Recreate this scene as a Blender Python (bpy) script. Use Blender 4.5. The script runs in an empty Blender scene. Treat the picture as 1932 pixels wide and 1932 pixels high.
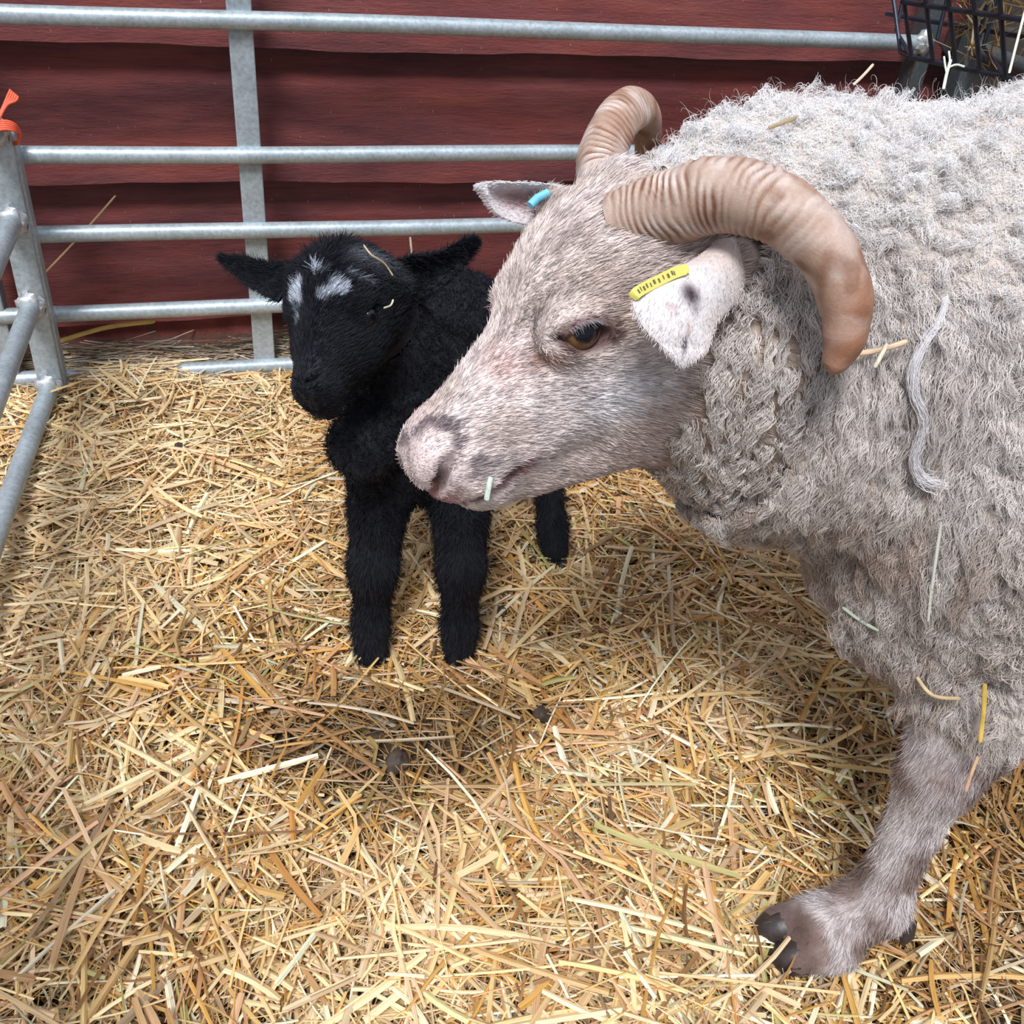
import bpy, math, random
import numpy as np
from mathutils import Matrix

sc = bpy.context.scene
col = sc.collection
rng = np.random.default_rng(7)
random.seed(7)

# ------------------------------------------------------------------ camera, light, exposure
FPX, CAMH = 1870.0, 0.9                      # focal length in pixels of the 1932 px frame, eye height in m
_d = np.array([-260.0, 2540.0, FPX]); _d /= np.linalg.norm(_d)
_X = np.array([6700.0, -676.0, FPX]); _X -= _X.dot(-_d) * (-_d); _X /= np.linalg.norm(_X)
RW = np.array([_X, np.cross(-_d, _X), -_d])  # camera axes (right, down, forward) to world
CAM = np.array([0.0, 0.0, CAMH])

def wdir(v): return RW @ np.asarray(v, float)
def ray(px, py): return RW @ np.array([px - 966.0, py - 966.0, FPX])
def at(px, py, depth): return CAM + ray(px, py) * (depth / FPX)
def atY(px, py, y): v = ray(px, py); return CAM + v * (y / v[1])
def atZ(px, py, z): v = ray(px, py); return CAM + v * ((z - CAMH) / v[2])

cd = bpy.data.cameras.new('camera'); cam = bpy.data.objects.new('camera', cd); col.objects.link(cam)
cd.sensor_fit = 'HORIZONTAL'; cd.sensor_width = 36.0; cd.lens = 36.0 * FPX / 1932.0; cd.clip_start = 0.02
M3 = np.stack([RW[:, 0], -RW[:, 1], -RW[:, 2]], axis=1)
cam.matrix_world = Matrix([list(M3[i]) + [CAM[i]] for i in range(3)] + [[0, 0, 0, 1]])
sc.camera = cam

world = bpy.data.worlds.new('sky'); sc.world = world; world.use_nodes = True
wn = world.node_tree.nodes; wl = world.node_tree.links
tc = wn.new('ShaderNodeTexCoord'); sx = wn.new('ShaderNodeSeparateXYZ'); rp = wn.new('ShaderNodeValToRGB')
wl.new(tc.outputs['Generated'], sx.inputs[0]); wl.new(sx.outputs['Z'], rp.inputs[0]); wl.new(rp.outputs[0], wn['Background'].inputs['Color'])
e = rp.color_ramp.elements
e[0].position = 0.0; e[0].color = (0.20, 0.20, 0.21, 1)
e[1].position = 0.85; e[1].color = (1.02, 1.12, 1.28, 1)
m_ = rp.color_ramp.elements.new(0.35); m_.color = (0.52, 0.57, 0.66, 1)
wn['Background'].inputs['Strength'].default_value = 0.86

sd = bpy.data.lights.new('daylight', 'SUN'); so = bpy.data.objects.new('daylight', sd); col.objects.link(so)
sd.energy = 3.0; sd.angle = math.radians(17); sd.color = (0.985, 1.0, 1.02)
so.rotation_euler = (math.radians(27), math.radians(-17), 0)

sc.view_settings.view_transform = 'Standard'; sc.view_settings.look = 'None'
sc.view_settings.gamma = 1.0; sc.view_settings.use_curve_mapping = False
sc.view_settings.exposure = 0.34

# ------------------------------------------------------------------ helpers
def tag(o, label=None, cat=None, group=None, kind=None):
    if label: o['label'] = label
    if cat: o['category'] = cat
    if group: o['group'] = group
    if kind: o['kind'] = kind
    return o

def empty(name, loc=(0, 0, 0)):
    o = bpy.data.objects.new(name, None); o.location = loc; o.empty_display_size = 0.05; col.objects.link(o); return o

def link(name, me, mat, parent=None):
    o = bpy.data.objects.new(name, me); col.objects.link(o)
    if mat is not None: me.materials.append(mat)
    if parent is not None:
        o.parent = parent; o.location = -np.array(parent.location)
    return o

def mesh_np(name, V, F, mat=None, parent=None, smooth=True, vcol=None, uv=None):
    """V n x 3, F m x k (all faces the same size); vcol per vertex rgb; uv per vertex."""
    V = np.asarray(V, np.float32); F = np.asarray(F, np.int32)
    me = bpy.data.meshes.new(name); k = F.shape[1]; m = len(F)
    me.vertices.add(len(V)); me.vertices.foreach_set('co', V.ravel())
    me.loops.add(m * k); me.loops.foreach_set('vertex_index', F.ravel())
    me.polygons.add(m); me.polygons.foreach_set('loop_start', np.arange(0, m * k, k, dtype=np.int32))
    me.update(calc_edges=True)
    me.polygons.foreach_set('use_smooth', np.full(m, smooth, dtype=bool))
    if vcol is not None:
        a = me.color_attributes.new('Col', 'FLOAT_COLOR', 'POINT')
        c = np.ones((len(V), 4), np.float32); c[:, :3] = vcol; a.data.foreach_set('color', c.ravel())
    if uv is not None:
        u = me.uv_layers.new(name='UVMap'); u.data.foreach_set('uv', np.asarray(uv, np.float32)[F.ravel()].ravel())
    me.validate(verbose=False); me.update()
    return link(name, me, mat, parent)

class MB:
    """collects quads of boxes, tubes and sheets into one mesh"""
    def __init__(s): s.V = []; s.F = []; s.n = 0
    def add(s, V, F):
        V = np.asarray(V, float); s.V.append(V); s.F += [[i + s.n for i in f] for f in F]; s.n += len(V)
    def obox(s, c, ax, h):
        """oriented box: centre, 3 axes (rows), half sizes"""
        ax = np.asarray(ax, float); c = np.asarray(c, float)
        V = [c + ax[0] * h[0] * i + ax[1] * h[1] * j + ax[2] * h[2] * k for i in (-1, 1) for j in (-1, 1) for k in (-1, 1)]
        s.add(V, [(0, 1, 3, 2), (4, 6, 7, 5), (0, 4, 5, 1), (2, 3, 7, 6), (0, 2, 6, 4), (1, 5, 7, 3)])
    def box(s, lo, hi):
        lo = np.array(lo, float); hi = np.array(hi, float); s.obox((lo + hi) / 2, np.eye(3), (hi - lo) / 2)
    def tube(s, P, r, n=10, cap=True):
        P = np.asarray(P, float); m = len(P); r = np.broadcast_to(r, (m,))
        T = np.gradient(P, axis=0); T /= np.linalg.norm(T, axis=1)[:, None] + 1e-12
        a = np.array([0, 0, 1.0]) if abs(T[0][2]) < 0.9 else np.array([1.0, 0, 0])
        N = np.cross(T[0], a); N /= np.linalg.norm(N); V = []
        for i in range(m):
            N = N - N.dot(T[i]) * T[i]; N /= np.linalg.norm(N); B = np.cross(T[i], N)
            for k in range(n):
                t = 2 * math.pi * k / n; V.append(P[i] + r[i] * (math.cos(t) * N + math.sin(t) * B))
        F = [(i * n + k, i * n + (k + 1) % n, (i + 1) * n + (k + 1) % n, (i + 1) * n + k) for i in range(m - 1) for k in range(n)]
        if cap: F += [tuple(range(n))[::-1], tuple((m - 1) * n + k for k in range(n))]
        s.add(V, F)
    def build(s, name, mat, parent=None, smooth=False, bevel=0):
        me = bpy.data.meshes.new(name); me.from_pydata([tuple(v) for v in np.concatenate(s.V)], [], s.F)
        if smooth: me.polygons.foreach_set('use_smooth', np.ones(len(me.polygons), bool))
        me.update(); o = link(name, me, mat, parent)
        if smooth and hasattr(me, 'set_sharp_from_angle'): me.set_sharp_from_angle(angle=math.radians(50))
        if bevel:
            b = o.modifiers.new('bevel', 'BEVEL'); b.width = bevel; b.segments = 2; b.limit_method = 'ANGLE'
        return o

def nrm(v): v = np.asarray(v, float); return v / (np.linalg.norm(v, axis=-1, keepdims=True) + 1e-12)

def hash3(i, j, k, seed):
    h = (i.astype(np.int64) * 374761393 + j.astype(np.int64) * 668265263 + k.astype(np.int64) * 2147483647 + seed * 1274126177) & 0xffffffff
    h = ((h ^ (h >> 13)) * 1274126177) & 0xffffffff
    return ((h ^ (h >> 16)) & 0xffff) / 65535.0

def vnoise(P, scale, seed=0):
    """value noise in -1..1"""
    Q = np.asarray(P, float) * scale; I = np.floor(Q).astype(np.int64); f = Q - I; f = f * f * (3 - 2 * f); o = 0
    for a in (0, 1):
        for b in (0, 1):
            for c in (0, 1):
                w = (f[:, 0] if a else 1 - f[:, 0]) * (f[:, 1] if b else 1 - f[:, 1]) * (f[:, 2] if c else 1 - f[:, 2])
                o = o + w * hash3(I[:, 0] + a, I[:, 1] + b, I[:, 2] + c, seed)
    return o * 2 - 1

def sstep(a, b, x): t = np.clip((x - a) / (b - a), 0, 1); return t * t * (3 - 2 * t)
def mix(a, b, t): t = np.asarray(t)[:, None]; return a * (1 - t) + b * t

# ---- materials
def newmat(name):
    m = bpy.data.materials.new(name); m.use_nodes = True; nt = m.node_tree; return m, nt, nt.nodes, nt.links, nt.nodes['Principled BSDF']

def ramp(nt, fac, stops):
    r = nt.nodes.new('ShaderNodeValToRGB'); nt.links.new(fac, r.inputs[0]); el = r.color_ramp.elements
    while len(el) < len(stops): el.new(0.5)
    for x, (p, c) in zip(el, stops): x.position = p; x.color = (*c, 1)
    return r.outputs[0]

def noise(nt, scale, detail=4, rough=0.6, vec=None, stretch=None):
    n = nt.nodes.new('ShaderNodeTexNoise'); n.inputs['Scale'].default_value = scale; n.inputs['Detail'].default_value = detail; n.inputs['Roughness'].default_value = rough
    if vec is None:
        t = nt.nodes.new('ShaderNodeTexCoord'); vec = t.outputs['Object']
    if stretch:
        mp = nt.nodes.new('ShaderNodeMapping'); mp.inputs['Scale'].default_value = stretch; nt.links.new(vec, mp.inputs[0]); vec = mp.outputs[0]
    nt.links.new(vec, n.inputs['Vector']); return n.outputs['Fac']

def mixc(nt, fac, a, b, mode='MIX'):
    n = nt.nodes.new('ShaderNodeMix'); n.data_type = 'RGBA'; n.blend_type = mode
    for s, v in ((n.inputs[0], fac), (n.inputs[6], a), (n.inputs[7], b)):
        if isinstance(v, (int, float)): s.default_value = v
        elif isinstance(v, tuple): s.default_value = (*v, 1)
        else: nt.links.new(v, s)
    return n.outputs[2]

def bump(nt, h, strength, dist, bsdf):
    b = nt.nodes.new('ShaderNodeBump'); b.inputs['Strength'].default_value = strength; b.inputs['Distance'].default_value = dist
    nt.links.new(h, b.inputs['Height']); nt.links.new(b.outputs[0], bsdf.inputs['Normal'])

def mat_galv(name, dark=1.0):
    dark = np.array([0.95, 1.0, 1.04]) * dark; m, nt, N, L, b = newmat(name)
    n1 = noise(nt, 14, 6, 0.65); n2 = noise(nt, 160, 3, 0.6)
    c = ramp(nt, n1, [(0.30, tuple(dark * (0.36, 0.39, 0.40))), (0.55, tuple(dark * (0.47, 0.51, 0.53))), (0.75, tuple(dark * (0.55, 0.59, 0.61)))])
    s = ramp(nt, n2, [(0.35, (0.55, 0.55, 0.53)), (0.6, (1, 1, 1))])
    c = mixc(nt, 0.55, c, s, 'MULTIPLY')
    n3 = noise(nt, 7, 5, 0.7); rust = ramp(nt, n3, [(0.62, (0, 0, 0)), (0.74, (1, 1, 1))])
    c = mixc(nt, rust, c, tuple(float(v) for v in dark * (0.28, 0.19, 0.11)))
    L.new(c, b.inputs['Base Color']); b.inputs['Metallic'].default_value = 0.35; b.inputs['Roughness'].default_value = 0.42
    bump(nt, n2, 0.25, 0.001, b); return m

def mat_plain(name, c, rough=0.7, metal=0.0, var=0.25, sc_=40):
    m, nt, N, L, b = newmat(name)
    n = noise(nt, sc_, 5, 0.65); cc = ramp(nt, n, [(0.3, tuple(x * (1 - var) for x in c)), (0.7, tuple(min(1, x * (1 + var)) for x in c))])
    L.new(cc, b.inputs['Base Color']); b.inputs['Roughness'].default_value = rough; b.inputs['Metallic'].default_value = metal
    bump(nt, n, 0.3, 0.002, b); return m

def mat_boards():
    m, nt, N, L, b = newmat('red_boards')
    g = noise(nt, 9, 6, 0.6, stretch=(0.5, 1, 5)); g2 = noise(nt, 5, 4, 0.6, stretch=(0.6, 1, 2.2)); g3 = noise(nt, 70, 6, 0.75, stretch=(0.22, 1, 3.2))
    c = ramp(nt, g, [(0.25, (0.125, 0.024, 0.025)), (0.5, (0.195, 0.043, 0.041)), (0.75, (0.265, 0.070, 0.060))])
    d = ramp(nt, g2, [(0.32, (0.42, 0.42, 0.56)), (0.48, (0.95, 0.95, 1)), (0.70, (1.35, 1.12, 0.80))])
    c = mixc(nt, 0.85, c, d, 'MULTIPLY')
    f = ramp(nt, g3, [(0.34, (0.62, 0.55, 0.55)), (0.47, (1, 1, 1)), (0.70, (1.15, 1.25, 1.3))])
    c = mixc(nt, 0.8, c, f, 'MULTIPLY')
    # knots
    t = N.new('ShaderNodeTexCoord'); mp = N.new('ShaderNodeMapping'); mp.inputs['Scale'].default_value = (2.1, 0.0, 4.9); L.new(t.outputs['Object'], mp.inputs[0])
    v = N.new('ShaderNodeTexVoronoi'); v.inputs['Scale'].default_value = 1.0; L.new(mp.outputs[0], v.inputs['Vector'])
    k = ramp(nt, v.outputs['Distance'], [(0.03, (0.28, 0.22, 0.3)), (0.11, (0.7, 0.65, 0.7)), (0.2, (1, 1, 1))]); c = mixc(nt, 0.8, c, k, 'MULTIPLY')
    # chaff and splinters caught on the rough paint
    v2 = N.new('ShaderNodeTexVoronoi'); v2.inputs['Scale'].default_value = 75.0
    mp2 = N.new('ShaderNodeMapping'); mp2.inputs['Scale'].default_value = (1.5, 0.3, 0.55); mp2.inputs['Rotation'].default_value = (0, 0.5, 0); L.new(t.outputs['Object'], mp2.inputs[0]); L.new(mp2.outputs[0], v2.inputs['Vector'])
    sp = ramp(nt, v2.outputs['Distance'], [(0.06, (1, 1, 1)), (0.10, (0, 0, 0))]); gate = ramp(nt, noise(nt, 14, 3, 0.6), [(0.47, (0, 0, 0)), (0.60, (0.8, 0.8, 0.8))])
    c = mixc(nt, mixc(nt, 1.0, sp, gate, 'MULTIPLY'), c, (0.45, 0.34, 0.28))
    L.new(c, b.inputs['Base Color']); b.inputs['Roughness'].default_value = 0.62
    bump(nt, noise(nt, 260, 6, 0.75, stretch=(0.25, 1, 1.4)), 0.9, 0.004, b); return m

def mat_vcol(name, rough=0.8, sheen=0.0, bumpsc=None, bumpd=0.001, var=0.0, trans=0.0, spec=0.3):
    m, nt, N, L, b = newmat(name)
    a = N.new('ShaderNodeAttribute'); a.attribute_name = 'Col'; c = a.outputs['Color']
    if var:
        n = noise(nt, 300, 4, 0.7); c = mixc(nt, var, c, ramp(nt, n, [(0.3, (0.45, 0.43, 0.42)), (0.65, (1.15, 1.15, 1.15))]), 'MULTIPLY')
    L.new(c, b.inputs['Base Color']); b.inputs['Roughness'].default_value = rough; b.inputs['Specular IOR Level'].default_value = spec
    b.inputs['Sheen Weight'].default_value = sheen
    if bumpsc: bump(nt, noise(nt, bumpsc, 4, 0.6), 0.6, bumpd, b)
    if trans:
        tr = N.new('ShaderNodeBsdfTranslucent'); L.new(c, tr.inputs[0]); ms = N.new('ShaderNodeMixShader'); ms.inputs[0].default_value = trans
        L.new(b.outputs[0], ms.inputs[1]); L.new(tr.outputs[0], ms.inputs[2]); L.new(ms.outputs[0], N['Material Output'].inputs['Surface'])
    return m

def mat_straw():
    m, nt, N, L, b = newmat('straw')
    a = N.new('ShaderNodeAttribute'); a.attribute_name = 'Col'; u = N.new('ShaderNodeUVMap')
    n = noise(nt, 1.0, 3, 0.6, vec=u.outputs[0], stretch=(13.0, 0.8, 1)); c = mixc(nt, 0.62, a.outputs['Color'], ramp(nt, n, [(0.32, (0.36, 0.30, 0.27)), (0.48, (0.95, 0.95, 0.95)), (0.72, (1.3, 1.3, 1.3))]), 'MULTIPLY')
    sp_ = noise(nt, 900, 2, 0.6); c = mixc(nt, 0.5, c, ramp(nt, sp_, [(0.26, (0.35, 0.25, 0.2)), (0.36, (1, 1, 1))]), 'MULTIPLY')
    L.new(c, b.inputs['Base Color']); b.inputs['Roughness'].default_value = 0.45; b.inputs['Specular IOR Level'].default_value = 0.45
    tr = N.new('ShaderNodeBsdfTranslucent'); L.new(c, tr.inputs[0]); ms = N.new('ShaderNodeMixShader'); ms.inputs[0].default_value = 0.22
    L.new(b.outputs[0], ms.inputs[1]); L.new(tr.outputs[0], ms.inputs[2]); L.new(ms.outputs[0], N['Material Output'].inputs['Surface'])
    return m

# ---- hair curves from numpy: P n x k x 3, radius n x k, colour n x 3
def curves_np(name, P, R, C, mat, parent):
    n, k, _ = P.shape
    c = bpy.data.hair_curves.new(name); c.add_curves([k] * n)
    c.attributes['position'].data.foreach_set('vector', np.ascontiguousarray(P, np.float32).ravel())
    r = c.attributes.get('radius') or c.attributes.new('radius', 'FLOAT', 'POINT')
    r.data.foreach_set('value', np.ascontiguousarray(np.broadcast_to(R, (n, k)), np.float32).ravel())
    a = c.attributes.new('Col', 'FLOAT_COLOR', 'CURVE'); q = np.ones((n, 4), np.float32); q[:, :3] = C; a.data.foreach_set('color', q.ravel())
    o = bpy.data.objects.new(name, c); col.objects.link(o); c.materials.append(mat)
    o.parent = parent; o.location = -np.array(parent.location); return o

# ---- signed distance modelling
def cone(a, b, ra, rb):
    a = np.array(a, float); b = np.array(b, float); d = b - a; dd = d.dot(d)
    def f(P):
        h = np.clip((P - a) @ d / dd, 0, 1); return np.linalg.norm(P - a - h[:, None] * d, axis=1) - (ra + (rb - ra) * h)
    f.lo = np.minimum(a - ra, b - rb); f.hi = np.maximum(a + ra, b + rb); return f
def ell(c, r, ax=None):
    c = np.array(c, float); r = np.array(r, float); ax = np.eye(3) if ax is None else np.asarray(ax, float)
    def f(P):
        q = (P - c) @ ax.T; k0 = np.linalg.norm(q / r, axis=1); k1 = np.linalg.norm(q / r ** 2, axis=1) + 1e-9; return k0 * (k0 - 1) / k1
    m = max(r); f.lo = c - m; f.hi = c + m; return f

class SDF:
    def __init__(s): s.p = []
    def add(s, f, k=0.02): s.p.append((f, k, 1)); return s
    def cut(s, f, k=0.004): s.p.append((f, k, -1)); return s
    def __call__(s, P):
        d = np.full(len(P), 1e3)
        for f, k, sg in s.p:
            m = np.all((P > f.lo - 2.5 * k - 0.03) & (P < f.hi + 2.5 * k + 0.03), axis=1)
            if not m.any(): continue
            g = f(P[m]); a = d[m]
            if sg > 0: h = np.maximum(k - np.abs(a - g), 0) / k; d[m] = np.minimum(a, g) - h * h * k / 4
            else: g = -g; h = np.maximum(k - np.abs(a - g), 0) / k; d[m] = np.maximum(a, g) + h * h * k / 4
        return d
    def grad(s, P, e=0.0015):
        G = np.stack([s(P + np.eye(3)[i] * e) - s(P - np.eye(3)[i] * e) for i in range(3)], axis=1); return nrm(G)

def surface(sdf, lo, hi, h, clip=None):
    lo = np.array(lo, float); n = np.ceil((np.array(hi) - lo) / h).astype(int) + 1
    X = [lo[i] + np.arange(n[i]) * h for i in range(3)]
    V = np.empty(n, np.float32)
    for i in range(n[0]):
        Y, Z = np.meshgrid(X[1], X[2], indexing='ij')
        V[i] = sdf(np.stack([np.full(Y.size, X[0][i]), Y.ravel(), Z.ravel()], axis=1)).reshape(n[1], n[2])
    V = np.clip(V, -1, 1)
    cid = np.full(np.prod(n), 0.0); S = np.zeros((int(np.prod(n)), 3)); st = np.array([n[1] * n[2], n[2], 1]); quads = []
    inside = V < 0
    for ax in range(3):
        sl0 = [slice(None)] * 3; sl1 = [slice(None)] * 3; sl0[ax] = slice(0, -1); sl1[ax] = slice(1, None)
        cr = inside[tuple(sl0)] != inside[tuple(sl1)]
        I = np.argwhere(cr); v0 = V[tuple(sl0)][cr]; v1 = V[tuple(sl1)][cr]; t = v0 / (v0 - v1)
        b, c = (ax + 1) % 3, (ax + 2) % 3
        ok = (I[:, b] > 0) & (I[:, c] > 0); I = I[ok]; t = t[ok]; neg = v0[ok] < 0
        Pt = lo + I * h; Pt[:, ax] += t * h; base = I @ st
        ids = [base - st[b] - st[c], base - st[c], base, base - st[b]]
        for q in ids:
            for a in range(3): S[:, a] += np.bincount(q, weights=Pt[:, a], minlength=len(cid))
            cid += np.bincount(q, minlength=len(cid))
        Q = np.stack(ids, axis=1); Q[~neg] = Q[~neg][:, ::-1]; quads.append(Q)
    Q = np.concatenate(quads); used = np.unique(Q); mp = np.full(len(cid), -1, np.int64); mp[used] = np.arange(len(used))
    P = S[used] / cid[used][:, None]; Q = mp[Q]
    if clip is not None:
        keep = clip(P)[Q].all(axis=1); Q = Q[keep]; used = np.unique(Q); mp = np.full(len(P), -1, np.int64); mp[used] = np.arange(len(used)); P = P[used]; Q = mp[Q]
    return P, Q

def scatter(P, Q, n, weight=None):
    """n random points on the quads; returns points"""
    A = P[Q[:, 0]]; B = P[Q[:, 1]]; C = P[Q[:, 2]]; D = P[Q[:, 3]]
    ar = np.linalg.norm(np.cross(C - A, D - B), axis=1)
    if weight is not None: ar = ar * weight((A + C) / 2)
    i = rng.choice(len(Q), n, p=ar / ar.sum()); u = rng.random((n, 1)); v = rng.random((n, 1))
    return (A[i] * (1 - u) + B[i] * u) * (1 - v) + (D[i] * (1 - u) + C[i] * u) * v

def combine(parts):
    V = []; F = []; C = []; n = 0
    for v, f, c in parts: V.append(v); F.append(np.asarray(f) + n); C.append(np.broadcast_to(c, v.shape)); n += len(v)
    return np.concatenate(V), np.concatenate(F), np.concatenate(C)

GALV = mat_galv('galvanised_steel'); GALVD = mat_galv('dull_galvanised_steel', 0.24)
BOARD = mat_boards(); STRAW = mat_straw()

# ------------------------------------------------------------------ floor
def hf(x, y):
    """height of the littered ground"""
    P = np.stack([x, y, np.zeros_like(x)], axis=1)
    z = 0.012 * vnoise(P, 3.3, 1) + 0.010 * vnoise(P, 8, 2) + 0.005 * vnoise(P, 21, 3)
    z = z + 0.020 * sstep(1.15, 1.6, y) * (0.5 + 0.5 * vnoise(P, 2.5, 8)) + 0.050 * sstep(1.575, 1.645, y)
    z = z + 0.034 * np.exp(-(((x + 0.14) / 0.11) ** 2 + ((y - 1.545) / 0.07) ** 2))
    z = z + 0.022 * np.exp(-(((x + 0.16) / 0.16) ** 2 + ((y - 1.33) / 0.16) ** 2))
    for px, py in ((0.165, 0.70), (0.141, 0.865), (0.247, 0.85), (0.423, 1.01), (0.50, 0.40)):
        z = z - 0.014 * np.exp(-(((x - px) / 0.07) ** 2 + ((y - py) / 0.05) ** 2))
    return z
gx = np.linspace(-1.3, 2.4, 371); gy = np.linspace(-0.5, 1.72, 223); GX, GY = np.meshgrid(gx, gy, indexing='ij')
gp = np.stack([GX.ravel(), GY.ravel(), np.zeros(GX.size)], axis=1); gp[:, 2] = hf(gp[:, 0], gp[:, 1]) - 0.004 + 0.004 * vnoise(gp, 60, 5)
nx, ny = GX.shape; ii = (np.arange(nx - 1)[:, None] * ny + np.arange(ny - 1)[None]).ravel()
MG, nt, N, L, b = newmat('trodden_litter')
c = ramp(nt, noise(nt, 30, 6, 0.7), [(0.3, (0.018, 0.012, 0.007)), (0.55, (0.055, 0.034, 0.017)), (0.75, (0.11, 0.068, 0.03))]); L.new(c, b.inputs['Base Color']); b.inputs['Roughness'].default_value = 0.9
bump(nt, noise(nt, 120, 5, 0.7), 0.8, 0.004, b)
fl = mesh_np('floor', gp, np.stack([ii, ii + ny, ii + ny + 1, ii + 1], axis=1), MG); tag(fl, 'trodden brown litter ground under the straw', 'floor', kind='structure')

# ------------------------------------------------------------------ wall of lapped boards
WY = 1.655
mb = MB()
for k in range(8):
    z0 = [0.112, 0.345, 0.552, 0.762, 0.97, 1.18, 1.39, 1.6][k]; z1 = z0 + 0.245
    n = 60; xs = np.linspace(-1.3, 2.4, n); V = []
    for x in xs:
        w = 0.0022 * math.sin(x * 3.1 + k * 2) + 0.0018 * math.sin(x * 9.7 + k) + 0.0012 * math.sin(x * 31 + k * 5)
        a = z0 + w
        q = 0.012 if k == 2 else 0.004
        V += [(x, WY - q - 0.004, a), (x, WY + 0.006, z1 * 0.6 + a * 0.4), (x, WY + 0.046, z1), (x, WY + 0.058, z1), (x, WY + 0.026, a)]
    F = [(i * 5 + j, i * 5 + (j + 1) % 5, (i + 1) * 5 + (j + 1) % 5, (i + 1) * 5 + j) for i in range(n - 1) for j in range(5)] + [(4, 3, 2, 1, 0), tuple((n - 1) * 5 + j for j in range(5))]
    mb.add(V, F)
wall = mb.build('wall_back', BOARD); tag(wall, 'dark red stained lapped board wall behind the pen', 'wall', kind='structure')
MBK, nt, N, L, b = newmat('old_brick')
br = N.new('ShaderNodeTexBrick'); t = N.new('ShaderNodeTexCoord'); mp = N.new('ShaderNodeMapping'); mp.inputs['Rotation'].default_value = (math.radians(90), 0, 0)
L.new(t.outputs['Object'], mp.inputs[0]); L.new(mp.outputs[0], br.inputs['Vector']); br.inputs['Scale'].default_value = 1.0; br.inputs['Brick Width'].default_value = 0.22; br.inputs['Row Height'].default_value = 0.068; br.inputs['Mortar Size'].default_value = 0.009; br.inputs['Mortar Smooth'].default_value = 0.6
br.inputs['Color1'].default_value = (0.23, 0.055, 0.04, 1); br.inputs['Color2'].default_value = (0.28, 0.07, 0.055, 1); br.inputs['Mortar'].default_value = (0.19, 0.085, 0.065, 1)
c = mixc(nt, 0.7, br.outputs['Color'], ramp(nt, noise(nt, 22, 6, 0.7), [(0.3, (0.35, 0.32, 0.3)), (0.65, (1.1, 1.1, 1.1))]), 'MULTIPLY'); L.new(c, b.inputs['Base Color']); b.inputs['Roughness'].default_value = 0.9
bump(nt, noise(nt, 50, 5, 0.7), 0.6, 0.006, b)
mb = MB(); mb.box((-1.3, WY + 0.010, -0.1), (2.4, WY + 0.12, 0.125)); o = mb.build('trim_1', MBK); tag(o, 'old red brick footing under the boards', 'wall', kind='structure')

# ------------------------------------------------------------------ hurdles
RX0, RX1, HY = -0.33, 1.205, 1.581
def wob(a, b, n, amp, seed):
    t = np.linspace(0, 1, n)[:, None]; P = np.array(a) * (1 - t) + np.array(b) * t
    P[:, 2] += amp * (np.sin(t[:, 0] * 5.1 + seed) + 0.6 * np.sin(t[:, 0] * 11 + seed * 2)); return P
def weld(parent, c, r, mat=None):
    c = np.array(c); n = 12; V = []
    for i in range(n + 1):
        for j in range(16):
            a = math.pi * i / n; t = 2 * math.pi * j / 16; d = np.array([math.sin(a) * math.cos(t), math.cos(a), math.sin(a) * math.sin(t)])
            V.append(c + d * r * np.array([1, 0.55, 1]) * (1 + 0.16 * math.sin(5 * t + i) * math.sin(a) + 0.1 * math.sin(9 * t - i * 2)))
    F = [(i * 16 + j, i * 16 + (j + 1) % 16, (i + 1) * 16 + (j + 1) % 16, (i + 1) * 16 + j) for i in range(n) for j in range(16)]
    m = MB(); m.add(V, F); return m.build('weld', mat or WELD, parent, smooth=True)
WELD = mat_plain('weld_bead', (0.46, 0.47, 0.48), 0.45, 0.4, 0.35, 160)

bh = empty('sheep_hurdle', ((RX0 + RX1) / 2, HY, 0)); tag(bh, 'long galvanised tubular steel hurdle standing along the red board wall', 'hurdle')
for z, s in ((0.049, 1), (0.162, 2), (0.293, 3), (0.412, 4), (0.598, 5)):
    m = MB(); m.tube(wob((RX0, HY, z), (RX1, HY, z), 40, 0.0012, s), 0.0128, 16); m.build('rail', GALV, bh, smooth=True)
for x in (RX0, RX1 + 0.014):
    m = MB(); m.box((x - 0.014, HY - 0.006, 0.0), (x + 0.014, HY + 0.034, 0.93)); m.build('end_post', GALV if x < 0 else GALVD, bh, bevel=0.003)
m = MB(); m.box((0.073 - 0.0175, HY + 0.002, 0.035), (0.073 + 0.0175, HY + 0.013, 0.93)); m.build('middle_bar', GALV, bh, bevel=0.002)
m = MB(); m.tube(wob((RX0, HY, 0.915), (RX1, HY, 0.915), 20, 0.001, 3), 0.0128, 14); m.build('rail', GALV, bh, smooth=True)
weld(bh, (RX1 + 0.002, HY - 0.006, 0.598), 0.019)

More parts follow.
